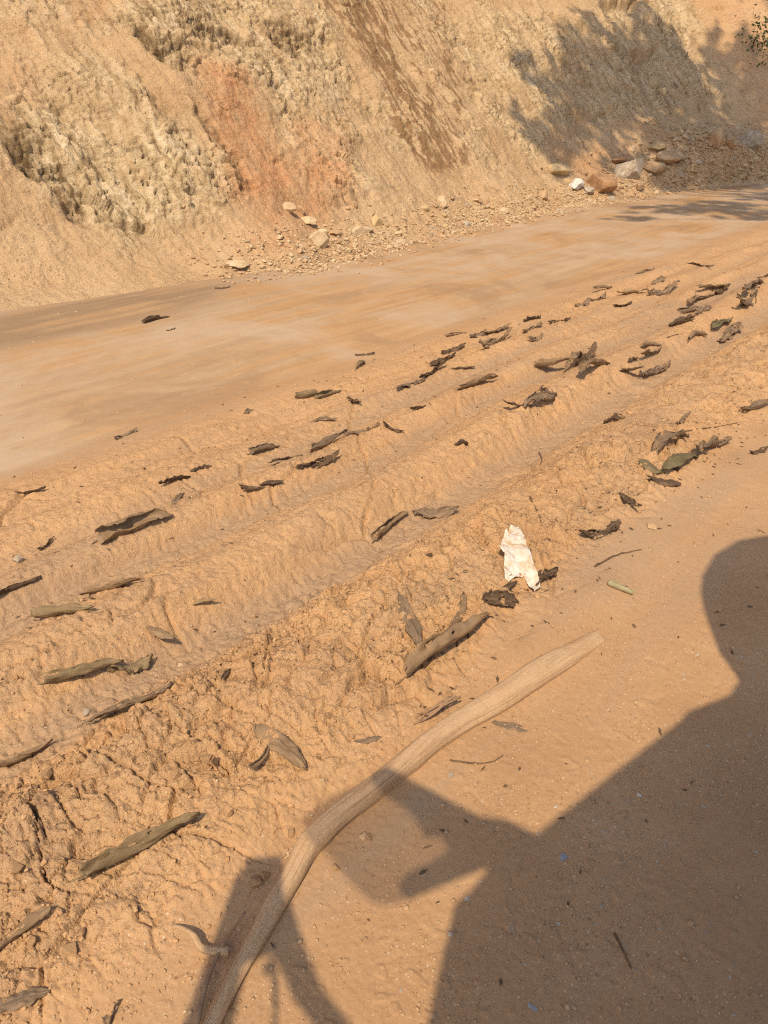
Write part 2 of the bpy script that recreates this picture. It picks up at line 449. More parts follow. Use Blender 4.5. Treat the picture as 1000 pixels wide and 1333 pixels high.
# ---------------------------------------------------------------- ground sheet
az = np.radians(np.concatenate([np.linspace(-180, -46, 44)[:-1], np.linspace(-46, 46, 580), np.linspace(46, 180, 44)[1:-1]]))
rr = np.concatenate([np.linspace(.06, .62, 24), np.exp(np.linspace(math.log(.64), math.log(7), 780)),
                     np.exp(np.linspace(math.log(7), math.log(22), 190))[1:], np.exp(np.linspace(math.log(22), math.log(1500), 34))[1:]])
RR, AZ_ = np.meshgrid(rr, az, indexing='ij')
gx, gy = (RR * np.sin(AZ_)).ravel(), (RR * np.cos(AZ_)).ravel()
g_z, g_u, g_v, g_vw, gm = ground_field(gx, gy)
dest = flat((150, 395)); du0 = dest @ UD
stain = np.exp(-((g_u - 3.4) / 1.5)**2) * np.exp(-((g_v - 6.35) / .5)**2)
stain = np.clip(stain * 2.2, 0, 1)
one = np.ones_like(g_z)
V = np.stack([gx, gy, g_z], -1)
Fg = grid_faces(len(rr), len(az), True)[:, ::-1]
gmesh = np_mesh('ground', V, Fg, M_GROUND, True,
                {'soil': np.stack([gm['road'], gm['rough'], np.clip(gm['floor'], 0, 1), one], -1),
                 'stain': np.stack([stain, stain, stain, one], -1)}, np.stack([g_u, g_v], -1))
tag(obj('ground', gmesh), kind='structure')

# ---------------------------------------------------------------- cut slope
TH = R(48)
def bank_base(u):
    return np.interp(u, [-40, 0, 3, 4.4, 6.1, 7.5, 9.5, 13.5, 16.3, 18.5, 21, 25, 29, 40, 90],
                        [7.5, 7.1, 6.95, 6.75, 6.35, 6.55, 6.75, 7.0, 6.75, 6.1, 5.4, 4.6, 3.8, 1.5, -10])
def bank_smooth(u, s):
    """point on the smooth slope: u along the road, s up the face"""
    s1 = 1.3
    # gentle scree foot turning into the steep face
    ang = np.where(s < 0, 0, 1)
    ss_ = np.maximum(s, 0)
    foot = np.minimum(ss_, s1)
    a0 = R(24)
    # integrate the angle a0 -> TH over the foot
    k = (TH - a0) / s1
    dv = (np.sin(a0 + k * foot) - np.sin(a0)) / k
    dz = -(np.cos(a0 + k * foot) - np.cos(a0)) / k
    rest = ss_ - foot
    dv = dv + rest * math.cos(TH); dz = dz + rest * math.sin(TH)
    v = bank_base(u) + dv + np.minimum(s, 0) * .8
    # gully and spur on the right
    v = v - .9 * ss(21, 24, u) * ss(.6, 2.5, s) + .55 * np.exp(-((u - 20.6 - .25 * s) / 1.1)**2) * ss(.8, 2.4, s)
    z = dz + np.minimum(s, 0) * .45 - .02
    return v, z
cu, cs = np.meshgrid(np.linspace(-2, 45, 600), np.linspace(-.1, 9, 200), indexing='ij')
cv, cz = bank_smooth(cu, cs)
CB = cu[..., None] * UD + cv[..., None] * VD + cz[..., None] * np.array([0, 0, 1])
cpx, cpy, cdz = project(CB)
def bank_us(p):
    d = (cpx - p[0])**2 + (cpy - p[1])**2 + np.where(cdz < .5, 1e9, 0) + np.maximum(cdz, 0) * .3
    k = np.unravel_index(np.argmin(d), d.shape)
    return float(cu[k]), float(cs[k])
def bank_poly(pts): return [bank_us(p) for p in pts]

bu = np.concatenate([np.linspace(-30, 1.6, 30)[:-1], 1.6 + 30 * (np.exp(np.linspace(0, 1, 1060) * 1.2) - 1) / (math.exp(1.2) - 1), np.linspace(31.6, 90, 60)[1:]])
bs = np.concatenate([np.linspace(-.35, 5.9, 350), np.linspace(5.9, 14, 60)[1:]])
BU, BS = np.meshgrid(bu, bs, indexing='ij')
bu_, bs_ = BU.ravel(), BS.ravel()

# what the face is made of, laid out on the face itself
wx = bu_ + .18 * fbm(bu_ * 1.6, bs_ * 1.6, 3, seed=101); wy = bs_ + .18 * fbm(bu_ * 1.6, bs_ * 1.6, 3, seed=102)
rock = np.zeros_like(bu_)
for poly, soft, amt in [
    ([(40, 80), (120, 60), (200, 150), (270, 190), (330, 240), (260, 290), (170, 320), (100, 260), (10, 220), (0, 150)], .28, 1.0),
    ([(110, 0), (420, 0), (470, 130), (420, 180), (330, 120), (240, 100), (160, 40)], .25, .8),
    ([(350, 120), (420, 150), (480, 240), (430, 270), (380, 190)], .15, .7),
    ([(590, 20), (760, 20), (740, 120), (700, 200), (640, 170), (600, 100)], .3, .75),
    ([(760, 0), (900, 0), (940, 130), (860, 150), (780, 160), (720, 120)], .4, .8)]:
    rock = np.maximum(rock, amt * polymask(wx, wy, bank_poly(poly), soft))
rock = np.maximum(rock, .55 * ss(.02, .22, fbm(bu_ * .8, bs_ * .7, 4, seed=107)) * ss(.7, 1.5, bs_))
rock *= .6 + .4 * ss(-.25, .15, fbm(bu_ * .9, bs_ * .9, 3, seed=103))
orange = np.zeros_like(bu_)
for poly, soft, amt in [
    ([(262, 85), (310, 105), (360, 180), (410, 255), (385, 275), (300, 262), (272, 180)], .30, 1.0),
    ([(380, 160), (440, 185), (465, 245), (420, 290), (330, 330), (300, 300), (360, 250)], .30, .8),
    ([(90, 0), (150, 0), (140, 30), (105, 30)], .15, .6),
    ([(0, 70), (40, 80), (50, 130), (10, 160), (0, 160)], .2, .4),
    ([(905, 0), (1000, 0), (1000, 190), (985, 150), (940, 60)], .3, .4),
    ([(720, 200), (800, 190), (850, 200), (760, 230)], .3, .4)]:
    orange = np.maximum(orange, amt * polymask(wx, wy, bank_poly(poly), soft))
orange *= .6 + .4 * ss(-.3, .2, fbm(bu_ * 2, bs_ * 2, 3, seed=104))
# dark wet runs down the face
ua, sa = bank_us((455, 0)); ub, sb = bank_us((570, 205))
WP = bank_poly([(415, 0), (585, 0), (600, 110), (612, 215), (575, 225), (530, 200), (490, 110)])
wzone = polymask(wx, bs_, WP, .16)
run = fbm((bu_ + .10 * bs_) * 4.5, bs_ * .8, 4, seed=105, gain=.62)
brk = fbm((bu_ + .1 * bs_) * 11, bs_ * 3.2, 3, seed=106)
core = np.exp(-((bu_ - np.interp(bs_, [sb, sa], [ub, ua])) / .55)**2)
wet = wzone * ss(.02, .09, .7 * run + 1.0 * brk + .34 * core - .13)
# relief
smooth_zone = np.clip(1 - rock, 0, 1)
d = .16 * fbm(bu_ * .55, bs_ * .6, 3, seed=111)
d += .05 * fbm(bu_ * 2.2 + .35 * bs_, bs_ * .9, 3, seed=112) * (.4 + .6 * smooth_zone)        # rills
cr, sr = math.cos(R(12)), math.sin(R(12))
bx, by = bu_ * cr + bs_ * sr, -bu_ * sr + bs_ * cr                                             # along / across the bedding
f1, f2, cid, cx, cy = voro(bx * 2.6 + .4 * gn(bx * 3, by * 3, 121), by * 1.1 + .4 * gn(bx * 3, by * 3, 122), 123)
d += rock * (.10 * (cid - .5) + .14 * cx * (np.mod(cid * 7.3, 1) - .5) + .13 * cy * (np.mod(cid * 13.7, 1) - .5))
f1, f2, cid2, cx2, cy2 = voro(bx * 7.5 + .5 * gn(bx * 6, by * 6, 124), by * 3.0 + .5 * gn(bx * 6, by * 6, 125), 126)
d += rock * (.030 * (cid2 - .5) + .07 * cx2 * (np.mod(cid2 * 5.3, 1) - .5) - .022 * (1 - ss(0, .14, f2 - f1)))
f1, f2, cid3, _, _ = voro(bx * 19, by * 9, 127)
d += (rock * .9 + .1) * .016 * (cid3 - .5)
rr_ = np.clip(rock + .30 * ss(.5, 1.3, bs_) * ss(-.35, .1, gn(bu_ * .7, bs_ * .8, 158)), 0, 1)
d += rr_ * .12 * (.7 - billow(bx * 4.5 + .6 * gn(bx * 3, by * 3, 129), by * 2.2, 5, seed=128, gain=.72))
d += (rr_ * .7 + .15) * .05 * (.7 - billow(bx * 9 + 3 * by, by * 11, 3, seed=130, gain=.65))
f1, f2, cid5, cx5, cy5 = voro(bx * 13 + .6 * gn(bx * 9, by * 9, 141), by * 6.5 + .6 * gn(bx * 9, by * 9, 142), 143)
rag = ss(.0, .3, fbm(bu_ * 1.7, bs_ * 1.9, 3, seed=144) + .05)
d += (rock * .7 + .2) * rag * (.036 * (cid5 - .5) + .05 * cx5 * (np.mod(cid5 * 7.7, 1) - .5) - .03 * (1 - ss(0, .16, f2 - f1)))
# broken ledges and hollows that hold shade
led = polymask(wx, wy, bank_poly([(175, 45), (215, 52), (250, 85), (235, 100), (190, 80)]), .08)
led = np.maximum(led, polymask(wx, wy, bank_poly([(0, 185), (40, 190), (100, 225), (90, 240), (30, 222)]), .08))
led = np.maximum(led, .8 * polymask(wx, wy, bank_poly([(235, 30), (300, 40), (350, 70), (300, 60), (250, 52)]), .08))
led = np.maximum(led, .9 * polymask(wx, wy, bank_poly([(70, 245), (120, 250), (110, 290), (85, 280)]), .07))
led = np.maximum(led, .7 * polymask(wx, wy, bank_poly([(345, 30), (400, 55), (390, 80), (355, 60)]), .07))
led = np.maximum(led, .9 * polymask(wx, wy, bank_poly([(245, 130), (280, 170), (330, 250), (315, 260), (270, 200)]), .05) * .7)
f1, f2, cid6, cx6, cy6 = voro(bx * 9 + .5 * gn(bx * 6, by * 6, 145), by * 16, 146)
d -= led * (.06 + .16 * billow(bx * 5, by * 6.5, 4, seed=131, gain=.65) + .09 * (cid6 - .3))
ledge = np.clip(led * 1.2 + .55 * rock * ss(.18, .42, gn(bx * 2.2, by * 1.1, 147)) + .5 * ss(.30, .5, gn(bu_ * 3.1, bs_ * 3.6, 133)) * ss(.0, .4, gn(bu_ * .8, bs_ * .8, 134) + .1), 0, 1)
hol = polymask(wx, wy, bank_poly([(820, 70), (860, 62), (855, 82), (822, 100)]), .10)
hol = np.maximum(hol, polymask(wx, wy, bank_poly([(780, 5), (830, 0), (825, 22), (790, 25)]), .12))
hol = np.maximum(hol, .6 * polymask(wx, wy, bank_poly([(735, 145), (790, 150), (780, 180), (750, 175)]), .2))
d -= hol * .22
pits = ss(.30, .5, gn(bu_ * 3.1, bs_ * 3.6, 133)) * ss(.0, .4, gn(bu_ * .8, bs_ * .8, 134) + .1)
pits *= .2 + .8 * rock
d -= pits * .05
slit = (1 - ss(0, .055, np.abs(gn(bx * 3.4 + .3 * gn(bx * 9, by * 9, 151), by * 1.3, 152)))) * ss(.0, .25, gn(bx * 1.6, by * 1.2, 153))
slit2 = (1 - ss(0, .07, np.abs(gn(bx * 3.2 + 2.1 * by, by * 6.0, 154)))) * ss(.05, .3, gn(bx * 1.3, by * 1.5, 155))
d -= (rock * .9 + .12) * (.075 * slit + .065 * slit2)
d += .026 * fbm(bu_ * 9, bs_ * 7, 4, gain=.6, seed=135) + rock * .05 * gn(bx * 10, by * .9, 148) * ss(-.2, .3, gn(bx, by, 149)) + .010 * fbm(bu_ * 34, bs_ * 34, 2, seed=136)
# loose scree at the foot
scree = (1 - ss(.25, 1.15, bs_)) * ss(4.5, 6.2, bu_)
f1, f2, cid4, _, _ = voro(bu_ * 11, bs_ * 11, 137)
d += scree * (.05 * np.clip(.5 - f1, 0, 1) * (cid4 > .45) + .03 * fbm(bu_ * 6, bs_ * 6, 2, seed=138))
# rubble cone on the right
hu, hs = bank_us((885, 175))
d += .55 * np.exp(-((bu_ - hu) / 1.5)**2 - ((bs_ - .7) / .9)**2)
d += .22 * np.exp(-((bu_ - hu - 3.2) / 2.0)**2 - ((bs_ - 1.0) / .7)**2)
d += .16 * np.exp(-((bu_ - bank_us((800, 225))[0]) / 1.3)**2 - ((bs_ - .2) / .6)**2)
d *= ss(-.25, .5, bs_)
bv_, bz_ = bank_smooth(bu_, bs_)
# surface normal of the smooth face
tilt = np.interp(bs_, [0, 1.3, 20], [R(24), TH, TH])
ledge = np.clip(ledge + rock * .6 * np.maximum(slit, slit2), 0, 1)  # slits join the dark tint, painting shade into the grooves
bv_ = bv_ - d * np.sin(tilt); bz_ = bz_ + d * np.cos(tilt)
BV = bu_[:, None] * UD + bv_[:, None] * VD + bz_[:, None] * np.array([0, 0, 1.])
ob = np.ones_like(bu_)
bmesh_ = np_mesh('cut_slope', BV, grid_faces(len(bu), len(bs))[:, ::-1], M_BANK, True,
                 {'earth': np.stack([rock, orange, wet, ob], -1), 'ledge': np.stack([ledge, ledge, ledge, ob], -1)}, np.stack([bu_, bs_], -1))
tag(obj('cut_slope', bmesh_), kind='structure')
bpx, bpy_, bdp = project(BV)
_vis = np.where((bdp > .5) & (bpx > -60) & (bpx < 1060) & (bpy_ > -60) & (bpy_ < 480))[0]
bpx, bpy_, bdp, BVIS = bpx[_vis], bpy_[_vis], bdp[_vis], BV[_vis]
def on_bank(p):
    """nearest visible point of the finished slope to a photo pixel; None when the ground lies there"""
    d2 = (bpx - p[0])**2 + (bpy_ - p[1])**2 + np.where(bdp < .5, 1e9, 0)
    c = np.where(d2 < d2.min() + 30)[0]
    k = c[np.argmin(bdp[c])]
    return BVIS[k].copy()
def place(p):
    """world point under a photo pixel, on ground or slope, whichever is nearer"""
    g = on_ground(p)
    d2 = (bpx - p[0])**2 + (bpy_ - p[1])**2 + np.where(bdp < .5, 1e9, 0)
    if d2.min() < 40:
        b = on_bank(p)
        if np.linalg.norm(b - [0, 0, CAM_H]) < np.linalg.norm(g - [0, 0, CAM_H]): return b
    return g

# ================================================================ OBJECTS
def ico(sub):
    bm = bmesh.new(); bmesh.ops.create_icosphere(bm, subdivisions=sub, radius=1)
    v = np.array([q.co[:] for q in bm.verts]); f = np.array([[q.index for q in p.verts] for p in bm.faces]); bm.free()
    return v, f
ICO = {k: ico(k) for k in (1, 2, 3, 4)}

def stone_verts(seed, sub=3, flatz=.75, facets=11, grain=.05, lo=.42):
    r = np.random.default_rng(seed)
    v, f = ICO[sub]; v = v.copy()
    for _ in range(facets):                       # broken faces
        n = r.normal(size=3); n /= np.linalg.norm(n); dd = r.uniform(lo, .80)
        q = v @ n; v = v - np.clip(q - dd, 0, None)[:, None] * n
    v *= np.array([r.uniform(.85, 1.2), r.uniform(.75, 1.0), flatz * r.uniform(.85, 1.1)])
    for k in range(len(v)):
        p = Vector(v[k] * 2.3) + Vector((seed * 1.7, 0, 0))
        v[k] *= 1 + grain * mnoise.noise(p) + grain * .5 * mnoise.noise(p * 3.1)
    return v, f
M_PALE = mat_stone('pale_limestone', (.46, .335, .195), (.58, .45, .285), (.68, .56, .39), 14)
M_YEL = mat_stone('yellow_stone', (.45, .325, .165), (.57, .43, .235), (.64, .51, .31), 14)
M_BROWN = mat_stone('brown_stone', (.26, .145, .075), (.40, .235, .125), (.48, .31, .17))
M_GREY = mat_stone('grey_white_stone', (.27, .215, .155), (.46, .40, .32), (.60, .55, .47), 13)
M_TAN = mat_stone('tan_stone', (.36, .235, .13), (.50, .34, .195), (.58, .42, .26))
M_CLOD = mat_stone('clay_clod', (.46, .275, .138), (.55, .342, .176), (.58, .39, .215), 14)

STONE_CACHE = {}
def stone_mesh(var, mat, sub=2):
    key = (var, mat.name, sub)
    if key not in STONE_CACHE:
        v, f = stone_verts(var * 13 + 5, sub)
        m = np_mesh('stone', v, f, mat, False)
        STONE_CACHE[key] = m
    return STONE_CACHE[key]
def big_stone(name, p, wpx, hpx, mat, label, cat='rock', seed=0, group=None, tilt=0., sink=.25, rz=None, flatz=.8):
    g = place(p); dep = np.linalg.norm(g - [0, 0, CAM_H])
    dep = float(project(g)[2]); a, b = wpx / FPX * dep / 2, hpx / FPX * dep / 2
    v, f = stone_verts(seed + 301, 4 if wpx > 24 else 3, flatz, 11, .04, .47)
    if cat == 'rock': a *= 1.2; b *= 1.2
    v = v * np.array([a, (a + b) / 2, b * 1.05])
    m = np_mesh(name, v, f, mat, True)
    try: m.set_sharp_from_angle(angle=R(20))
    except Exception: pass
    o = obj(name, m)
    o.location = (g[0], g[1], g[2] + b * (1 - sink) * .22)
    o.rotation_euler = (0, tilt, seed * 1.3 if rz is None else rz)
    return tag(o, label, cat, group)

ROCKS = [
    ((313, 344), 33, 17, M_PALE, 'pale rounded rock half buried alone at the slope foot left of the rubble'),
    ((378, 269), 18, 15, M_PALE, 'pale stone lying highest on the orange earth streak, left end of rubble'),
    ((394, 271), 12, 11, M_TAN, 'small tan stone touching the highest pale stone by the orange streak'),
    ((404, 285), 20, 13, M_PALE, 'pale stone just below the highest one beside the orange streak'),
    ((420, 299), 20, 15, M_PALE, 'pale blocky stone above the largest lump at the left of the rubble'),
    ((420, 317), 26, 24, M_PALE, 'pale lumpy rock lowest of the cluster under the orange streak'),
    ((441, 301), 18, 14, M_TAN, 'tan stone right of the lumpy cluster under the orange streak'),
    ((478, 299), 32, 18, M_PALE, 'flat topped pale rock in the middle of the rubble strip'),
    ((494, 285), 22, 20, M_YEL, 'upright yellowish rock just behind the flat topped pale rock'),
    ((465, 263), 11, 9, M_TAN, 'small stone above the flat topped pale rock on bare slope'),
    ((519, 299), 14, 10, M_PALE, 'small pale stone right of the flat topped pale rock'),
    ((580, 265), 15, 14, M_PALE, 'pale stone alone below the dark wet streaks'),
    ((621, 256), 13, 10, M_TAN, 'tan stone under the right edge of the wet streaks'),
    ((657, 271), 15, 11, M_PALE, 'pale stone right of the wet streaks near the road edge'),
    ((728, 221), 32, 24, M_YEL, 'yellow angular rock left of the big boulders, against the slope'),
    ((710, 253), 16, 14, M_TAN, 'tan stone below the yellow angular rock'),
    ((783, 238), 42, 31, M_BROWN, 'brown angular boulder between white litter and the pale boulder'),
    ((823, 224), 36, 42, M_GREY, 'large grey white boulder standing beside the brown boulder'),
    ((850, 215), 30, 20, M_TAN, 'tan rock leaning behind the large grey white boulder'),
    ((812, 206), 26, 16, M_BROWN, 'orange brown rock above the brown boulder'),
    ((876, 202), 46, 20, M_TAN, 'long flat tan rock under the rubble heap'),
    ((856, 190), 26, 20, M_YEL, 'olive yellow rock above the long flat tan rock'),
    ((936, 181), 22, 28, M_TAN, 'upright tan rock at the right end of the rubble heap'),
    ((770, 247), 20, 14, M_GREY, 'grey stone in front of the brown boulder'),
    ((796, 256), 18, 11, M_GREY, 'small grey stone at the foot of the brown boulder'),
    ((836, 241), 26, 13, M_TAN, 'low tan stone in front of the large grey white boulder'),
    ((975, 186), 34, 30, M_GREY, 'grey shaded rock at the far right of the rubble'),
    ((952, 186), 16, 15, M_BROWN, 'small brown rock beside the upright tan rock'),
]
for i, (p, w_, h_, mt, lb) in enumerate(ROCKS):
    big_stone('rock', p, w_, h_, mt, lb, 'rock', i * 5 + 2, 'rocks fallen at the slope foot', flatz=.95 if h_ > w_ * .8 else .75)

# loose stones along the slope foot, one object each
stone_mats = [M_PALE, M_TAN, M_PALE, M_YEL, M_TAN, M_GREY]
r2 = np.random.default_rng(21)
bgrid = BV.reshape(len(bu), len(bs), 3)
def bank_pt(u, s):
    i = int(np.clip(np.searchsorted(bu, u), 1, len(bu) - 1)); j = int(np.clip(np.searchsorted(bs, s), 1, len(bs) - 1))
    return bgrid[i, j].copy()
def foot_pt(u, s):
    if s >= 0.03: return bank_pt(u, s)
    v = float(bank_base(np.array([u]))[0]) + s * .9
    P = u * UD + v * VD; P[2] = gz(P[0], P[1]); return P
count = 0
while count < 290:
    cone = count >= 120
    if cone:
        u = hu + r2.normal() * 1.6 + .4; s = abs(r2.normal(.55, .55))
        if s > 1.9: continue
        size = r2.uniform(.05, .13)
    else:
        u = r2.uniform(6.2, 17.5); s = r2.normal(.10, .30)
        if s < -.55 or s > 1.0: continue
        if gn(np.array([u * .8]), np.array([3.3]), 5)[0] < r2.uniform(-.5, .1): continue
        size = r2.uniform(.028, .07) * (1 if r2.random() > .15 else 1.6)
    P = foot_pt(u, s)
    o = obj('stone', stone_mesh(int(r2.integers(0, 9)), stone_mats[int(r2.integers(0, 6))], 2))
    o.location = (P[0], P[1], P[2] + size * .08); o.scale = (size, size * r2.uniform(.7, 1), size * r2.uniform(.6, .95))
    o.rotation_euler = (r2.uniform(-.5, .5), r2.uniform(-.5, .5), r2.uniform(0, 6.3))
    if cone: tag(o, 'small angular stone in the shaded rubble heap right of the boulders', 'stone', 'stones of the shaded rubble heap')
    else: tag(o, 'small loose stone scattered in the strip between road and slope', 'stone', 'loose stones along the slope foot')
    count += 1

def scatter_mesh(name, pts, sizes, sub, mat, label, seed, smooth=False, squash=.75, nvar=8, fac=9, norm=None):
    r = np.random.default_rng(seed)
    vs, fs = [], []; n0 = 0
    var = [stone_verts(seed * 31 + k, sub, squash, fac, .08) for k in range(nvar)]
    for P, sz in zip(pts, sizes):
        v, f = var[int(r.integers(0, nvar))]
        a = r.uniform(0, 6.283); c, s_ = math.cos(a), math.sin(a)
        q = v * np.array([1, r.uniform(.65, 1), r.uniform(.6, 1)]) * sz
        q = np.stack([q[:, 0] * c - q[:, 1] * s_, q[:, 0] * s_ + q[:, 1] * c, q[:, 2]], -1) + P
        vs.append(q); fs.append(f + n0); n0 += len(v)
    o = obj(name, np_mesh(name, np.concatenate(vs), np.concatenate(fs), mat, smooth))
    return tag(o, label, kind='stuff')
# fine rubble nobody could count
pts, szs = [], []
while len(pts) < 5200:
    cone = len(pts) > 2600
    if cone: u, s = hu + r2.normal() * 2.0 + .5, abs(r2.normal(.45, .65))
    else: u, s = r2.uniform(5.0, 18), r2.normal(.05, .30)
    if s < -.7 or s > 2.0: continue
    P = foot_pt(u, s); sz = r2.uniform(.010, .034) * (1.5 if cone else 1) * (1.8 if r2.random() > .93 else 1); P[2] += sz * .3
    pts.append(P); szs.append(sz)
scatter_mesh('rubble', pts, szs, 1, M_TAN, 'fine tan rubble strewn along the slope foot', 41)

pts, szs = [], []
while len(pts) < 1700:
    u, s = r2.uniform(5.6, 14), r2.normal(.12, .26)
    if s < -.35 or s > .85 or gn(np.array([u * 1.1]), np.array([7.3]), 9)[0] < r2.uniform(-.45, .25): continue
    P = foot_pt(u, s); sz = r2.uniform(.010, .030) * (1.7 if r2.random() > .9 else 1); P[2] += sz * .25
    pts.append(P); szs.append(sz)
scatter_mesh('rubble', pts, szs, 1, M_PALE, 'pale broken rubble in the strip below the orange streak', 42)

# ---- crumbs and clods of clay on the churned berm
def scatter_ground(n, u0, u1, v0, v1, seed, power=1.0, zone=None):
    r = np.random.default_rng(seed); out = []
    u = u0 + (u1 - u0) * r.random(n * 4)**power; v = r.uniform(v0, v1, n * 4)
    x, y = u * UD[0] + v * VD[0], u * UD[1] + v * VD[1]
    z, _, _, _, m = ground_field(x, y)
    keep = np.ones(len(x), bool) if zone is None else r.random(len(x)) < zone(m)
    return np.stack([x, y, z], -1)[keep][:n]
r3 = np.random.default_rng(5)
pts = scatter_ground(9000, .1, 7.5, .92, 1.75, 61, 1.5, lambda m: .15 + .85 * m['berm'])
szs = r3.uniform(.002, .0062, len(pts)) * np.where(r3.random(len(pts)) > .92, 1.9, 1)
pts[:, 2] += szs * .25
scatter_mesh('clay_crumbs', pts, szs, 1, M_CLOD, 'crumbs of orange clay on the churned berm', 43, False)
pts = scatter_ground(9000, .4, 8, 1.6, 3.7, 62, 1.4)
szs = r3.uniform(.0018, .0055, len(pts)) * np.where(r3.random(len(pts)) > .95, 2.0, 1); pts[:, 2] += szs * .2
scatter_mesh('clay_crumbs', pts, szs, 1, M_CLOD, 'crumbs of orange clay on the rutted ridge', 44, False)
pts = scatter_ground(4200, .2, 5.5, .0, 1.05, 63, 1.2)
szs = r3.uniform(.0025, .0065, len(pts)) * np.where(r3.random(len(pts)) > .94, 1.8, 1); pts[:, 2] += szs * .15
scatter_mesh('gravel', pts, szs, 1, M_TAN, 'fine gravel pressed into the flat packed ground', 45, True)
pts = scatter_ground(1500, .2, 7, .0, 3.6, 64, 1.4)
szs = r3.uniform(.003, .007, len(pts)); pts[:, 2] += szs * .15
scatter_mesh('gravel', pts, szs, 1, M_PALE, 'pale grit specks on the orange ground', 46, True)
CLODS = [(655, 770, 16), (398, 840, 12), (585, 905, 14), (548, 860, 15), (470, 905, 13), (436, 1130, 17), (345, 1140, 20), (378, 1085, 16), (330, 1150, 22), (270, 990, 20),
         (300, 1060, 14), (90, 1235, 24), (42, 1225, 20), (105, 1215, 16), (478, 1090, 16), (500, 850, 12), (455, 860, 11), (560, 720, 12), (735, 690, 12), (700, 720, 10),
         (640, 905, 11), (330, 850, 12), (290, 920, 13), (230, 1010, 18), (60, 1010, 20), (20, 880, 18), (415, 985, 12), (460, 960, 10), (20, 1130, 24), (150, 1010, 16)]
for k, (x, y, w_) in enumerate(CLODS):
    g = on_ground((x, y)); dep = np.linalg.norm(g - [0, 0, CAM_H]); s_ = w_ / FPX * dep / 2
    o = obj('soil_clod', stone_mesh(k % 9, M_CLOD, 3)); o.location = (g[0], g[1], g[2] + s_ * .2)
    o.scale = (s_, s_ * .85, s_ * .7); o.rotation_euler = (random.uniform(-.4, .4), random.uniform(-.4, .4), k * 1.1)
    tag(o, 'loose clod of orange clay on the churned berm', 'clod', 'loose clay clods on the berm')
PEBS = [((848, 686), 20, 13, M_TAN, 'smooth tan pebble on bare ground below the green leaf'),
        ((587, 1010), 10, 10, M_GREY, 'pale pebble just below the middle of the branch'),
        ((475, 1090), 17, 15, M_TAN, 'tan pebble in the tinted shadow beside the branch'),
        ((806, 1122), 18, 14, M_TAN, 'tan stone in the middle of the dark shadow'),
        ((782, 1180), 9, 8, M_GREY, 'small pale pebble below the stone in the dark shadow'),
        ((24, 729), 17, 12, M_GREY, 'whitish pebble at the left edge among the dry leaves'),
        ((112, 928), 13, 10, M_GREY, 'pale pebble in the rut between two curled leaves'),
        ((235, 866), 11, 8, M_PALE, 'cream pebble just under the flat triangular leaf scrap'),
        ((852, 1290), 11, 9, M_TAN, 'small tan stone near the bottom of the dark shadow'),
        ((700, 776), 12, 10, M_CLOD, 'round clay pellet at the bottom right of the white paper')]
for k, (p, w_, h_, mt, lb) in enumerate(PEBS):
    big_stone('pebble', p, w_, h_, mt, lb, 'pebble', 60 + k, None, sink=.5)
SHADOW_BITS = [(733, 1117, 16, 9, 'bluish grey plastic chip pressed into the dark shadowed ground', (.33, .34, .36)),
               (693, 1311, 14, 10, 'bluish chip near the bottom edge in the dark shadow', (.35, .36, .38)),
               (833, 1035, 10, 8, 'pale grey chip in the upper part of the dark shadow', (.60, .56, .48))]
for x, y, w_, h_, lb, c in SHADOW_BITS:
    mt = mat_plain('chip', tuple(q * .8 for q in c), c, 40, .6)
    big_stone('chip', (x, y), w_, h_, mt, lb, 'chip', x, None, sink=.9, flatz=.35)

pts = scatter_ground(170, .2, 2.6, -.1, .62, 65, 1.0)
szs = r3.uniform(.004, .011, len(pts)); pts[:, 2] -= szs * .12
scatter_mesh('gravel', pts, szs, 2, M_GREY, 'flat pale stone chips bedded in the packed ground', 47, True, .35)

# ---------------------------------------------------------------- dry leaves
L_BROWN = mat_leaf('dry_leaf_brown', (.170, .110, .062), (.325, .222, .130), (.43, .31, .19))
L_OLIVE = mat_leaf('dry_leaf_olive', (.150, .108, .058), (.275, .205, .115), (.38, .29, .175))
L_DARK = mat_leaf('dry_leaf_dark', (.050, .032, .021), (.130, .084, .050), (.20, .135, .08))
L_GREY = mat_leaf('dry_leaf_grey_brown', (.130, .092, .060), (.270, .190, .124), (.37, .27, .18))
L_GREEN = mat_leaf('leaf_faded_green', (.10, .085, .045), (.195, .160, .085), (.28, .235, .13))
L_PALE = mat_leaf('dry_leaf_pale', (.27, .185, .10), (.40, .285, .16), (.22, .15, .09))
LM = dict(b=L_BROWN, o=L_OLIVE, d=L_DARK, g=L_GREY, n=L_GREEN, p=L_PALE)

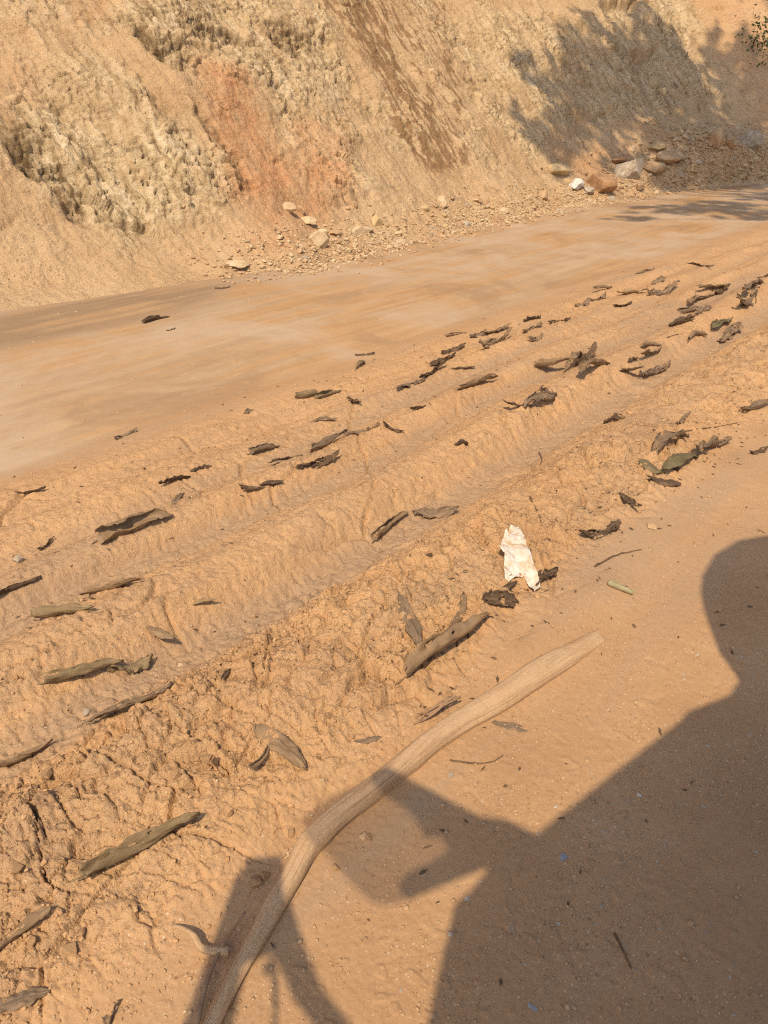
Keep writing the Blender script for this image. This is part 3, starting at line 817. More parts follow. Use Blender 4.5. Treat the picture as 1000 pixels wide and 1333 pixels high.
def leaf(p0, p1, wpx, kind, mat, label, seed, holes=0, group=None):
    r = np.random.default_rng(seed + 500)
    g0, g1 = on_ground(p0), on_ground(p1)
    ctr = (g0 + g1) / 2; dep = np.linalg.norm(ctr - [0, 0, CAM_H])
    dv = g1 - g0; L = max(float(np.hypot(dv[0], dv[1])), .03)
    ang = math.atan2(dv[1], dv[0]); slope = math.atan2(dv[2], L)
    Wv = wpx / FPX * float(project(ctr)[2])
    c, dirz, rollx, bend, twist, crum = {
        'roll': (r.uniform(2.1, 2.6), 1, r.uniform(-.9, .5), r.uniform(-.05, .03), r.uniform(-.7, .7), .026),
        'open': (r.uniform(1.4, 1.9), 1, r.uniform(.2, .9) * -1, r.uniform(.0, .06), r.uniform(-.9, .9), .030),
        'boat': (r.uniform(1.1, 1.5), 1, r.uniform(-.7, -.1), r.uniform(.02, .10), r.uniform(-.9, .9), .040),
        'flat': (r.uniform(.35, .6), -1, r.uniform(-.12, .12), r.uniform(-.03, .03), r.uniform(-.3, .3), .026),
        'crumple': (r.uniform(.8, 1.5), r.choice([-1, 1, 1]), r.uniform(-.8, .8), r.uniform(-.06, .14), r.uniform(-1.8, 1.8), .06)}[kind]
    Wv *= (1.1 if kind in ('boat', 'flat', 'crumple') else 1.0) * (.78 if wpx < 17 else .88)
    nS, nT = (30, 17) if L > .09 else (18, 11)
    s, t = np.meshgrid(np.linspace(0, 1, nS), np.linspace(-1, 1, nT), indexing='ij')
    shp = np.sin(np.pi * np.clip(s, .004, .996)**.88)**.62
    shp = shp * (1 + .07 * np.sin(s * 23 + seed) * np.abs(t)**2) * (1 + .10 * gn(s * 4 + seed, t * 0 + 3.1, seed))
    if kind in ('roll', 'open'): shp = np.sin(np.pi * (.20 + .795 * s))**.55 * (1 + .12 * gn(s * 5 + seed, t * 2, seed + 3))
    rho = Wv / 2 / math.sin(min(c, math.pi / 2))
    half = rho * c
    asym = r.uniform(-.35, .35) * (c > 1)
    phi = c * (t + asym) * shp * (1 + .25 * gn(s * 2.2 + 9, t * .8 + seed, seed + 2))
    rad = rho * (1 - .18 * np.abs(t)) * (1 if kind != 'roll' else 1.1 - .35 * s)
    y = rad * np.sin(phi); z = dirz * rad * (1 - np.cos(phi))
    tw = rollx + twist * (s - .5) + .25 * gn(s * 2 + 2.2, 0 * s, seed + 4)
    y, z = y * np.cos(tw) - z * np.sin(tw), y * np.sin(tw) + z * np.cos(tw)
    x = L * (s - .5)
    z = z + bend * L * 4 * (s - .5)**2 + r.uniform(-.05, .05) * L * np.sin(s * 5)
    y = y + r.uniform(-.06, .06) * L * np.sin(s * math.pi)
    am = crum * L
    q = 3.2
    for A_, sd in ((x, 1), (y, 2), (z, 3)):
        A_ += am * fbm(s * q + 7 * sd, t * q * .6 + sd, 3, seed=seed + 10 + sd) * (1.3 if sd == 3 else 1) * (.5 + np.abs(t))
        A_ += am * .55 * fbm(s * 9 + 7 * sd, t * 3.5 + sd, 2, seed=seed + 30 + sd) * (.35 + .65 * np.abs(t))
        A_ += (.10 * Wv * np.abs(gn(s * 6 + sd, t * 2.2 + 4.4, seed + 40)) if sd == 3 else 0)
    V = np.stack([x, y, z], -1).reshape(-1, 3)
    uv = np.stack([s.ravel(), t.ravel() * .5 + .5], -1)
    Fc = grid_faces(nS, nT)
    # place, tilt with the ground, settle on it
    Rm = Matrix.Rotation(ang, 3, 'Z') @ Matrix.Rotation(-slope, 3, 'Y')
    W = V @ np.array(Rm).T + ctr
    gzv = ground_field(W[:, 0], W[:, 1])[0]
    lift = np.percentile(W[:, 2] - gzv, 4 if dirz > 0 else 10)
    ctr = ctr - np.array([0, 0, lift]) + np.array([0, 0, -.002])
    fc = uv[Fc].mean(1)
    edge_d = np.minimum(.5 - np.abs(fc[:, 1] - .5), np.minimum(fc[:, 0], 1 - fc[:, 0]) * 1.2)
    keep = edge_d > .010 + (.09 if kind == 'crumple' else .045) * gn(fc[:, 0] * 7 + seed, fc[:, 1] * 5, seed + 50)
    if kind == 'crumple': keep &= gn(fc[:, 0] * 4.5 + seed, fc[:, 1] * 3, seed + 60) < .45
    if holes:
        for _ in range(holes):
            h0 = np.array([r.uniform(.12, .92), r.uniform(.12, .88)])
            keep &= (np.hypot((fc[:, 0] - h0[0]) * 1.6, (fc[:, 1] - h0[1]) * .8) > r.uniform(.022, .05))
    Fc = Fc[keep]
    o = obj('leaf', np_mesh('leaf', V, Fc, LM[mat], True, uv=uv))
    o.location = ctr; o.rotation_euler = Rm.to_euler()
    md = o.modifiers.new('thickness', 'SOLIDIFY'); md.thickness = .0014 if L > .1 else .001; md.offset = 0
    tag(o, label, 'leaf', group or 'dry curled leaves on the orange ground')
    if L > .12 and kind != 'crumple':          # midrib running out into the stalk
        jm = nT // 2
        path = V.reshape(nS, nT, 3)[:, jm]
        ext = path[0] + (path[0] - path[2]) * 1.2
        path = np.concatenate([[ext], path])
        tube_obj('leaf_stalk', path, np.linspace(.0020, .0006, len(path)), 6, LM[mat], o)
    return o

def tube_verts(path, rad, n=8):
    path = np.asarray(path, float); k = len(path)
    tg = np.gradient(path, axis=0); tg /= np.linalg.norm(tg, axis=1)[:, None] + 1e-9
    up = np.array([0, 0, 1.]); a = np.cross(tg, up); a /= np.linalg.norm(a, axis=1)[:, None] + 1e-9
    b = np.cross(a, tg)
    th = np.linspace(0, 2 * math.pi, n, endpoint=False)
    rad = np.broadcast_to(np.asarray(rad, float), (k,))
    V = path[:, None] + rad[:, None, None] * (np.cos(th)[None, :, None] * a[:, None] + np.sin(th)[None, :, None] * b[:, None])
    return V, th, a, b
def tube_mesh(name, path, rad, n, mat):
    V, th, _, _ = tube_verts(path, rad, n); k = len(path)
    Vf = np.concatenate([V.reshape(-1, 3), [np.asarray(path[0])], [np.asarray(path[-1])]])
    Fq = grid_faces(k, n, True)
    i = np.arange(n); j = (i + 1) % n
    tri0 = np.stack([np.full(n, k * n), j, i, i], -1)[:, :3]; tri1 = np.stack([np.full(n, k * n + 1), (k - 1) * n + i, (k - 1) * n + j], -1)
    Ft = np.concatenate([Fq[:, [0, 1, 2]], Fq[:, [0, 2, 3]], tri0, tri1])
    uv = np.concatenate([np.stack(np.meshgrid(np.linspace(0, 1, k), np.linspace(0, 1, n), indexing='ij'), -1).reshape(-1, 2), [[0, .5], [1, .5]]])
    return np_mesh(name, Vf, Ft, mat, True, uv=uv)
def tube_obj(name, path, rad, n, mat, parent=None):
    return obj(name, tube_mesh(name, path, rad, n, mat), parent)

LEAVES = [
    # p0, p1, width px, kind, material, label, holes
    ((108, 1152), (262, 1072), 34, 'open', 'o', 'large rolled olive brown leaf with small holes, lower left corner area', 4),
    ((-14, 1250), (70, 1186), 26, 'open', 'b', 'curled brown leaf cut by the left edge, second above the bottom', 0),
    ((-20, 1318), (66, 1292), 34, 'flat', 'g', 'muddy half buried leaf in the bottom left corner', 0),
    ((136, 1345), (158, 1302), 20, 'crumple', 'g', 'crumpled leaf scrap cut by the bottom edge at left', 0),
    ((332, 952), (398, 1012), 36, 'flat', 'b', 'flat clay coated leaf pressed in the berm left of the branch', 0),
    ((325, 1012), (352, 984), 10, 'roll', 'b', 'narrow leaf strip sticking out from under the flat clay coated leaf', 0),
    ((-20, 1008), (70, 970), 22, 'boat', 'b', 'boat shaped brown leaf cut by the left edge beside the crack', 0),
    ((62, 906), (165, 878), 24, 'roll', 'o', 'rolled olive leaf wedged against the scarp in the left rut', 0),
    ((140, 884), (200, 866), 26, 'crumple', 'o', 'folded olive leaf overlapping the rolled one in the left rut', 0),
    ((118, 946), (226, 892), 28, 'boat', 'g', 'drooping grey brown leaf with torn holes below the olive pair', 4),
    ((195, 836), (230, 853), 18, 'flat', 'b', 'small triangular leaf scrap above the olive pair', 0),
    ((255, 814), (286, 806), 13, 'boat', 'p', 'little folded scrap with pale inside on the smooth rut floor', 0),
    ((46, 813), (128, 798), 17, 'roll', 'o', 'slim rolled leaf below the twisted leaf on the left ridge', 0),
    ((108, 782), (188, 762), 24, 'open', 'b', 'twisted brown leaf with its tail buried on the left ridge', 0),
    ((-18, 795), (58, 774), 15, 'boat', 'd', 'thin dark leaf cut by the left edge on the left ridge', 0),
    ((130, 708), (226, 675), 25, 'roll', 'b', 'large smooth brown leaf rolled like a cigar on the left ridge', 0),
    ((50, 718), (72, 702), 12, 'crumple', 'd', 'small dark leaf knot beside the whitish pebble', 0),
    ((24, 648), (62, 641), 9, 'boat', 'd', 'small dark leaf near the left edge below the road', 0),
    ((207, 634), (248, 626), 11, 'crumple', 'd', 'dark crumpled leaf above the cigar shaped one', 0),
    ((225, 657), (239, 642), 12, 'flat', 'g', 'tiny square leaf scrap hanging below the dark crumpled leaf', 0),
    ((248, 614), (276, 607), 7, 'crumple', 'd', 'thin dark twisted scrap upper right of the dark crumpled leaf', 0),
    ((310, 643), (345, 648), 15, 'boat', 'g', 'left half of the bow shaped pair of brown leaves', 0),
    ((338, 648), (370, 640), 15, 'flat', 'd', 'right half of the bow shaped pair of brown leaves', 0),
    ((325, 588), (364, 578), 13, 'roll', 'g', 'rolled grey brown leaf with dark open end, centre left', 0),
    ((352, 607), (394, 595), 9, 'boat', 'd', 'slender dark leaf below the rolled grey brown one', 0),
    ((405, 591), (452, 567), 15, 'open', 'g', 'open pod like leaf in the centre chain of leaves', 0),
    ((448, 570), (496, 556), 8, 'crumple', 'g', 'thin ragged tail at the right of the pod like leaf', 0),
    ((496, 558), (526, 572), 12, 'crumple', 'd', 'dark claw shaped leaf at the end of the centre chain', 0),
    ((388, 628), (442, 606), 16, 'crumple', 'd', 'dark torn leaf at the head of a long crack', 1),
    ((384, 521), (414, 517), 14, 'open', 'o', 'left lobe of the olive twisted leaf next to the road edge', 0),
    ((412, 520), (444, 511), 12, 'roll', 'o', 'right lobe of the olive twisted leaf next to the road edge', 0),
    ((407, 549), (439, 544), 10, 'boat', 'g', 'small boat shaped leaf below the olive twisted leaf', 0),
    ((454, 522), (470, 530), 11, 'crumple', 'd', 'tiny dark curled knot right of the boat shaped leaf', 0),
    ((463, 463), (488, 461), 8, 'crumple', 'd', 'dark scrap nearest the road in the middle', 0),
    ((464, 481), (473, 468), 10, 'flat', 'o', 'tiny upright triangular scrap under the dark one by the road', 0),
    ((488, 707), (531, 671), 15, 'roll', 'b', 'brown rolled leaf lying in the middle rut', 0),
    ((538, 673), (597, 668), 23, 'crumple', 'g', 'thick wrinkled grey brown leaf right of the middle rut', 0),
    ((519, 782), (546, 852), 26, 'flat', 'g', 'upright pointing grey brown leaf with eaten holes left of the paper', 5),
    ((519, 894), (634, 810), 30, 'roll', 'b', 'long rolled leaf with eaten holes just above the branch', 4),
    ((588, 824), (603, 782), 15, 'flat', 'b', 'narrow pointed leaf rising behind the long rolled leaf', 0),
    ((628, 778), (676, 787), 26, 'crumple', 'd', 'dark crumpled leaf between the paper and the long rolled leaf', 1),
    ((697, 768), (726, 744), 20, 'crumple', 'd', 'dark crumpled scrap at the right side of the white paper', 0),
    ((645, 782), (672, 768), 14, 'flat', 'd', 'dark scrap tucked under the bottom of the white paper', 0),
    ((864, 612), (912, 588), 28, 'flat', 'n', 'faded green leaf on top of the leaf pile at right', 0),
    ((832, 602), (862, 620), 26, 'flat', 'n', 'green rounded leaf at the left of the leaf pile at right', 0),
    ((842, 622), (886, 634), 28, 'flat', 'd', 'dark brown smooth leaf at the front of the leaf pile at right', 0),
    ((850, 600), (895, 578), 22, 'crumple', 'g', 'crumpled grey leaf at the back of the leaf pile at right', 0),
    ((905, 596), (950, 580), 20, 'crumple', 'g', 'shredded leaf trailing right of the leaf pile', 3),
    ((752, 699), (806, 690), 14, 'crumple', 'd', 'flat dark leaf litter right of the white paper', 2),
    ((803, 655), (832, 673), 14, 'crumple', 'd', 'dark shredded leaf below left of the leaf pile', 2),
    ((962, 540), (1004, 528), 16, 'boat', 'g', 'curled leaf at the right edge above the leaf pile', 0),
    ((975, 592), (998, 588), 10, 'crumple', 'd', 'dark leaf bit at the right edge beside the leaf pile', 0),
    ((560, 477), (592, 462), 17, 'boat', 'd', 'lower dark leaf of the stacked pair near the road', 0),
    ((575, 462), (606, 452), 14, 'crumple', 'd', 'upper dark leaf of the stacked pair near the road', 0),
    ((548, 496), (582, 477), 11, 'crumple', 'd', 'twisted dark leaf hanging below the stacked pair', 0),
    ((516, 510), (552, 496), 9, 'crumple', 'g', 'thin ragged leaf at the lower end of the stacked pair', 0),
    ((588, 487), (618, 485), 9, 'boat', 'g', 'small arched leaf right of the stacked pair', 0),
    ((595, 510), (648, 494), 19, 'open', 'b', 'brown open leaf with pointed dark folds in the centre', 2),
    ((534, 538), (554, 534), 7, 'boat', 'd', 'tiny dark leaf left of the open folded leaf', 0),
    ((594, 581), (609, 577), 10, 'roll', 'd', 'tiny dark rolled bit alone on the ridge centre', 0),
    ((654, 537), (684, 541), 10, 'boat', 'd', 'small dark leaf with raised tip centre right', 0),
    ((677, 560), (722, 538), 19, 'crumple', 'g', 'clawed grey brown leaf centre right', 0),
    ((580, 439), (608, 433), 6, 'roll', 'b', 'thin flat brown strip by the road edge', 0),
    ((611, 443), (633, 437), 9, 'crumple', 'g', 'left grey scrap of the row along the road edge', 0),
    ((630, 438), (664, 428), 10, 'boat', 'b', 'brown boat leaf in the row along the road edge', 0),
    ((624, 459), (664, 441), 11, 'crumple', 'b', 'faded brown leaf just below the road edge row', 0),
    ((694, 488), (742, 480), 18, 'roll', 'b', 'large rolled brown leaf right of centre', 0),
    ((736, 486), (755, 460), 11, 'flat', 'b', 'upturned tail at the right of the large rolled brown leaf', 0),
    ((746, 480), (774, 460), 16, 'crumple', 'd', 'dark curled end right of the upturned tail', 0),
    ((756, 508), (791, 494), 17, 'open', 'b', 'short rolled leaf with dark mouth right of centre', 0),
    ((804, 500), (836, 494), 15, 'boat', 'd', 'dark boat leaf with white rim right of centre', 0),
    ((830, 494), (872, 476), 12, 'crumple', 'g', 'grey leaf joining the dark boat leaf at its right', 0),
    ((832, 482), (858, 470), 12, 'boat', 'b', 'brown leaf standing behind the dark boat leaf', 0),
    ((836, 453), (860, 450), 10, 'roll', 'b', 'short brown roll on the pale ridge right of centre', 0),
    ((818, 470), (828, 467), 9, 'crumple', 'd', 'tiny dark knot left of the brown roll', 0),
    ((784, 553), (814, 545), 13, 'crumple', 'd', 'black shrivelled leaf on the berm right of centre', 1),
    ((879, 552), (898, 540), 13, 'crumple', 'g', 'half buried grey leaf on the crumbly berm', 0),
    ((870, 428), (904, 416), 16, 'crumple', 'd', 'dark crumpled leaf in the upper right cluster', 0),
    ((884, 408), (914, 402), 11, 'roll', 'g', 'grey rolled leaf in the middle of the upper right cluster', 0),
    ((895, 400), (930, 384), 11, 'boat', 'b', 'topmost brown leaf of the upper right cluster', 0),
    ((908, 412), (924, 402), 13, 'crumple', 'g', 'curled leaf at the right of the upper right cluster', 0),
    ((925, 437), (952, 422), 13, 'boat', 'n', 'dark green leaf below the upper right cluster', 0),
    ((896, 450), (920, 441), 9, 'roll', 'b', 'brown roll left of the dark green leaf', 0),
    ((938, 447), (962, 430), 18, 'crumple', 'g', 'brown curl right of the dark green leaf', 0),
    ((803, 386), (843, 384), 15, 'boat', 'p', 'pale ribbed leaf arching by the road edge, upper right', 0),
    ((843, 386), (882, 375), 13, 'crumple', 'g', 'crumpled leaf right of the pale ribbed leaf', 0),
    ((799, 401), (822, 396), 8, 'boat', 'd', 'small dark leaf below the pale ribbed leaf', 0),
    ((764, 393), (788, 386), 11, 'crumple', 'g', 'grey crumpled leaf left of the pale ribbed leaf', 0),
    ((772, 381), (796, 376), 6, 'roll', 'b', 'thin brown strip above the grey crumpled leaf', 0),
    ((748, 402), (770, 396), 8, 'crumple', 'g', 'low grey scrap left below the pale ribbed leaf', 0),
    ((682, 421), (704, 415), 8, 'crumple', 'd', 'dark scrap at the left of the dotted row under the road', 0),
    ((714, 421), (728, 418), 7, 'crumple', 'd', 'middle dark bit of the dotted row under the road', 0),
    ((730, 421), (744, 417), 9, 'crumple', 'd', 'right dark bit of the dotted row under the road', 0),
    ((682, 435), (704, 425), 8, 'boat', 'b', 'brown curl below the dotted row under the road', 0),
    ((688, 445), (705, 438), 10, 'crumple', 'g', 'brown knot lowest under the dotted row', 0),
    ((894, 351), (928, 353), 6, 'boat', 'd', 'dark thin leaf near the far end of the verge', 0),
    ((908, 379), (948, 374), 8, 'boat', 'b', 'long brown leaf strip above the upper right cluster', 0),
    ((848, 371), (866, 365), 10, 'crumple', 'g', 'grey scrap above the crumpled leaf at upper right', 0),
    ((966, 392), (992, 385), 14, 'crumple', 'g', 'brown crumpled leaf close to the right edge, upper', 0),
    ((984, 368), (1006, 362), 8, 'crumple', 'd', 'dark leaf cut by the right edge, upper', 0),
    ((828, 357), (852, 350), 6, 'boat', 'b', 'thin brown sliver at the far verge left of the dark thin leaf', 0),
    ((955, 410), (980, 398), 14, 'crumple', 'g', 'grey curled leaf below the right edge crumpled leaf', 0),
    ((930, 385), (948, 378), 6, 'crumple', 'd', 'small dark bit between cluster and right edge', 0),
    ((186, 421), (221, 412), 9, 'roll', 'd', 'dark rolled leaf lying alone on the road', 0),
    ((217, 431), (229, 428), 5, 'crumple', 'd', 'tiny dark bit beside the rolled leaf on the road', 0),
    ((150, 574), (180, 561), 9, 'crumple', 'g', 'small grey twisted leaf below the left road edge', 0),
    ((640, 940), (690, 952), 18, 'flat', 'g', 'flat muddy leaf in the shade just below the branch', 0),
    ((460, 965), (498, 958), 14, 'flat', 'g', 'small grey triangular leaf scrap above the branch', 0),
    ((318, 540), (330, 534), 9, 'crumple', 'g', 'tiny brown scrap left of the olive twisted leaf', 0),
    ((288, 884), (300, 870), 9, 'crumple', 'd', 'tiny dark twisted bit on the berm below the smooth rut', 0),
]
for i, (p0, p1, w_, k_, m_, lb, ho) in enumerate(LEAVES):
    leaf(p0, p1, w_, k_, m_, lb, i * 7 + 3, ho)

# leaf crumbs: dark shreds mixed in the soil
def crumbs(n, u0, u1, v0, v1, seed, label):
    r = np.random.default_rng(seed)
    pts = scatter_ground(n, u0, u1, v0, v1, seed, 1.2)
    vs, fs = [], []
    for k, P in enumerate(pts):
        a = r.uniform(0, 6.28); l, b = r.uniform(.004, .016), r.uniform(.0015, .006)
        d0 = np.array([math.cos(a), math.sin(a), r.uniform(-.3, .3)]) * l
        d1 = np.array([-math.sin(a), math.cos(a), r.uniform(-.6, .6)]) * b
        q = np.array([P - d0, P - .2 * d0 + d1, P + d0, P - d1 * .8]); q[:, 2] += .004
        q2 = q.copy(); q2[:, 2] -= .0015
        vs.append(np.concatenate([q, q2])); n0 = 8 * k
        fs += [[n0, n0 + 1, n0 + 2, n0 + 3], [n0 + 7, n0 + 6, n0 + 5, n0 + 4]] + [[n0 + (j + 1) % 4, n0 + j, n0 + 4 + j, n0 + 4 + (j + 1) % 4] for j in range(4)]
    tag(obj('leaf_litter', np_mesh('leaf_litter', np.concatenate(vs), np.array(fs), L_DARK, False)), label, kind='stuff')
pts = scatter_ground(700, .5, 16, 3.7, 6.7, 66, 1.3)
szs = r3.uniform(.004, .012, len(pts)); pts[:, 2] += szs * .1
scatter_mesh('gravel', pts, szs, 1, M_TAN, 'loose gravel bits on the dirt road', 48)
crumbs(240, 1.4, 6.5, .95, 1.35, 71, 'dark shreds of leaf trodden into the berm edge')
crumbs(260, .8, 8.5, 1.4, 3.6, 72, 'scattered dark leaf shreds on the rutted ridges')
crumbs(60, .3, 3.5, .3, .9, 73, 'sparse leaf shreds on the packed ground')

# ---------------------------------------------------------------- fallen branch
M_WOOD = mat_wood()
M_BARK = mat_plain('branch_bark_strip', (.21, .13, .08), (.36, .24, .145), 30, .9, .15, .5, .004)
BP = [(240, 1430, 28), (258, 1372, 30), (274, 1326, 31), (298, 1280, 31), (338, 1212, 32), (380, 1140, 35), (404, 1096, 40), (440, 1060, 38), (498, 1016, 37), (556, 968, 35), (598, 938, 35), (650, 905, 40), (700, 868, 48), (745, 838, 52), (780, 815, 50)]
bp, brd = [], []
for i, (x, y, w_) in enumerate(BP):
    g = on_ground((x, y)); dep = float(project(g)[2]); r_ = w_ / FPX * dep / 2
    gg = flat((x, y), r_ * .55 + .012)
    bp.append(gg); brd.append(r_)
bp, brd = np.array(bp), np.array(brd)
tt = np.linspace(0, len(bp) - 1, 190)
def cr_interp(P, t):
    i = np.clip(np.floor(t).astype(int), 0, len(P) - 2); f = (t - i)
    f = f[:, None] if P.ndim > 1 else f
    p0, p1, p2, p3 = P[np.maximum(i - 1, 0)], P[i], P[i + 1], P[np.minimum(i + 2, len(P) - 1)]
    return .5 * (2 * p1 + (p2 - p0) * f + (2 * p0 - 5 * p1 + 4 * p2 - p3) * f**2 + (3 * p1 - p0 - 3 * p2 + p3) * f**3)
path, rad = cr_interp(bp, tt), cr_interp(brd, tt)
rad = rad * np.interp(np.arange(190), [0, 60, 110, 160, 189], [.74, .76, .82, .84, .46])
for k in range(len(path)):
    pass
gzs = ground_field(path[:, 0], path[:, 1])[0]
far_end = ss(110, 185, np.arange(190.))
want = gzs + rad * (.48 - .75 * far_end)
kern = np.ones(21) / 21
want = np.convolve(np.pad(want, 10, 'edge'), kern, 'valid')
path[:, 2] = want
Vb, th, a_, b_ = tube_verts(path, rad, 28)
ii = np.arange(190.)[:, None] / 190 * 1.9
T2 = np.broadcast_to(th[None], (190, 28))
lobe = .14 * gn(ii * 2.0, np.cos(T2) * 1.1, 201) + .13 * gn(ii * 6 + 3, np.sin(T2) * 1.5 + np.cos(T2), 202)
groove = .045 * gn(ii * 1.2, T2 * 4.5 / 1.0, 203) + .018 * gn(ii * 3.0, T2 * 10, 204)
knots = .16 * np.exp(-((ii - .86) / .035)**2) * np.clip(np.cos(T2 - 5.2), 0, 1) + .22 * np.exp(-((ii - 1.16) / .04)**2) * np.clip(np.cos(T2 - 5.6), 0, 1) + .15 * np.exp(-((ii - .60) / .03)**2) * np.clip(np.cos(T2 - 2.6), 0, 1)
scale = 1 + lobe + groove + knots
flatten = 1 - .35 * ss(130, 189, np.arange(190.))[:, None]
off = Vb - path[:, None]
off = off * scale[..., None]; off[..., 2] *= flatten
Vb = path[:, None] + off
br = bpy.data.objects.new('fallen_branch', None); link(br); br.location = (float(path[90][0]), float(path[90][1]), float(gzs[90]))
tag(br, 'long pale barkless branch lying across the foreground, half in shadow', 'branch')
loc = np.array(br.location)
ring = len(path)
Vf = np.concatenate([Vb.reshape(-1, 3), [path[0]], [path[-1] + (path[-1] - path[-3])]]) - loc
Fq = grid_faces(ring, 28, True); i = np.arange(28); j = (i + 1) % 28
Ft = np.concatenate([Fq[:, [0, 1, 2]], Fq[:, [0, 2, 3]], np.stack([np.full(28, ring * 28), j, i], -1), np.stack([np.full(28, ring * 28 + 1), (ring - 1) * 28 + i, (ring - 1) * 28 + j], -1)])
uvb = np.concatenate([np.stack(np.meshgrid(np.linspace(0, 1.9, ring), np.linspace(0, 1, 28), indexing='ij'), -1).reshape(-1, 2), [[0, .5], [1, .5]]])
obj('stem', np_mesh('stem', Vf, Ft, M_WOOD, True, uv=uvb), br)
def px_path(pts, lift):
    return np.array([on_ground(p) + np.array([0, 0, l]) for p, l in zip(pts, lift)])
def strand(name, pts, lift, r0, r1, mat, parent=br, n=7, m=14):
    P = px_path(pts, lift); q = cr_interp(P, np.linspace(0, len(P) - 1, m)) - np.array(parent.location)
    return tube_obj(name, q, np.linspace(r0, r1, m), n, mat, parent)
strand('bark_strip', [(258, 1345), (272, 1290), (292, 1245), (322, 1205)], [.03, .035, .035, .05], .007, .003, M_BARK)
strand('side_shoot', [(226, 1212), (242, 1222), (256, 1232), (266, 1246), (300, 1250)], [.02, .035, .035, .03, .03], .003, .011, M_WOOD)
r4 = np.random.default_rng(88)
for k in range(7):           # fibres torn back at the middle
    strand('splinter', [(590 + r4.uniform(-10, 10), 925), (565, 934 + r4.uniform(-4, 8)), (542 + r4.uniform(-4, 12), 936 + r4.uniform(-5, 12))], [.055, .035, .012], .004, .001, M_BARK, n=5, m=8)
strand('bark_strip', [(640, 925), (668, 912), (700, 893), (735, 868)], [.02, .024, .026, .02], .005, .003, M_BARK)

# twigs
TWIGS = [([(586, 990), (612, 994), (640, 992), (655, 984)], .003, 'thin curved twig in the light below the branch'),
         ([(875, 567), (905, 560), (935, 556), (962, 550)], .004, 'dark thin twig right above the leaf pile'),
         ([(690, 648), (697, 662), (704, 675)], .005, 'short dark crack-like twig above the white paper'),
         ([(640, 905), (662, 898), (676, 905)], .003, 'short twig against the upper side of the branch'),
         ([(800, 1215), (812, 1240), (822, 1262)], .003, 'dark thin twig in the lower part of the dark shadow'),
         ([(702, 590), (705, 598), (704, 606)], .004, 'short upright twig stub on the ridge right of centre'),
         ([(414, 330), (425, 326), (436, 320)], .012, 'dark stick under the lumpy rocks at the slope foot'),
         ([(280, 376), (290, 376), (300, 374)], .010, 'pale stick lying at the road edge below the half buried rock'),
         ([(868, 440), (882, 436), (900, 436)], .004, 'thin grey twig in front of the upper right leaf cluster'),
         ([(775, 738), (800, 724), (835, 716)], .004, 'thin root twig on bare ground above the dark shadow')]
M_TWIG = mat_plain('twig', (.10, .065, .04), (.20, .13, .08), 40, .9, .1)
for pts, r_, lb in TWIGS:
    P = px_path(pts, [r_ * .8] * len(pts)); q = cr_interp(P, np.linspace(0, len(P) - 1, 12))
    q = q + rng.normal(size=q.shape) * r_ * .35
    g0 = q.mean(0); o = tube_obj('twig', q - g0, np.linspace(r_, r_ * .5, 12), 6, M_TWIG); o.location = g0
    tag(o, lb, 'twig')
# short greenish stick
P = px_path([(791, 761), (807, 768), (824, 775)], [.012] * 3); q = cr_interp(P, np.linspace(0, 2, 10)); g0 = q.mean(0)
M_STICK = mat_plain('green_stick', (.25, .22, .12), (.40, .36, .22), 60, .8)
o = tube_obj('stick', q - g0, np.array([.009, .0115, .012, .0118, .0115, .011, .0105, .010, .009, .007]), 12, M_STICK); o.location = g0
tag(o, 'short greenish cylindrical stick right of the white paper', 'stick')

# ---------------------------------------------------------------- litter
def mat_paper():
    M = NT('dirty_white_paper', .8, .3)
    P = M.coord('Object'); UVc = M.coord('UV')
    n1 = M.noise(P, 22, 6, .65); n2 = M.noise(P, 120, 4, .7)
    col = M.mix(M.val(n1, .46, .66), (.68, .64, .56), (.50, .34, .20))
    # faint printed lines
    sx = M.n('ShaderNodeSeparateXYZ'); M.l(UVc, sx.inputs[0])
    ln = M.math('POWER', M.math('ABSOLUTE', M.math('SINE', M.math('MULTIPLY', sx.outputs[0], 62.))), 6.)
    ln = M.math('MULTIPLY', ln, M.val(n2, .46, .6))
    col = M.mix(M.math('MULTIPLY', ln, .35), col, (.45, .38, .30))
    col = M.mix(M.math('MULTIPLY', M.val(n2, .62, .72), .6), col, (.42, .26, .14))
    return M.out(col, M.bump(M.noise(P, 38, 3, .5), .5, .006))
M_PAPER = mat_paper()
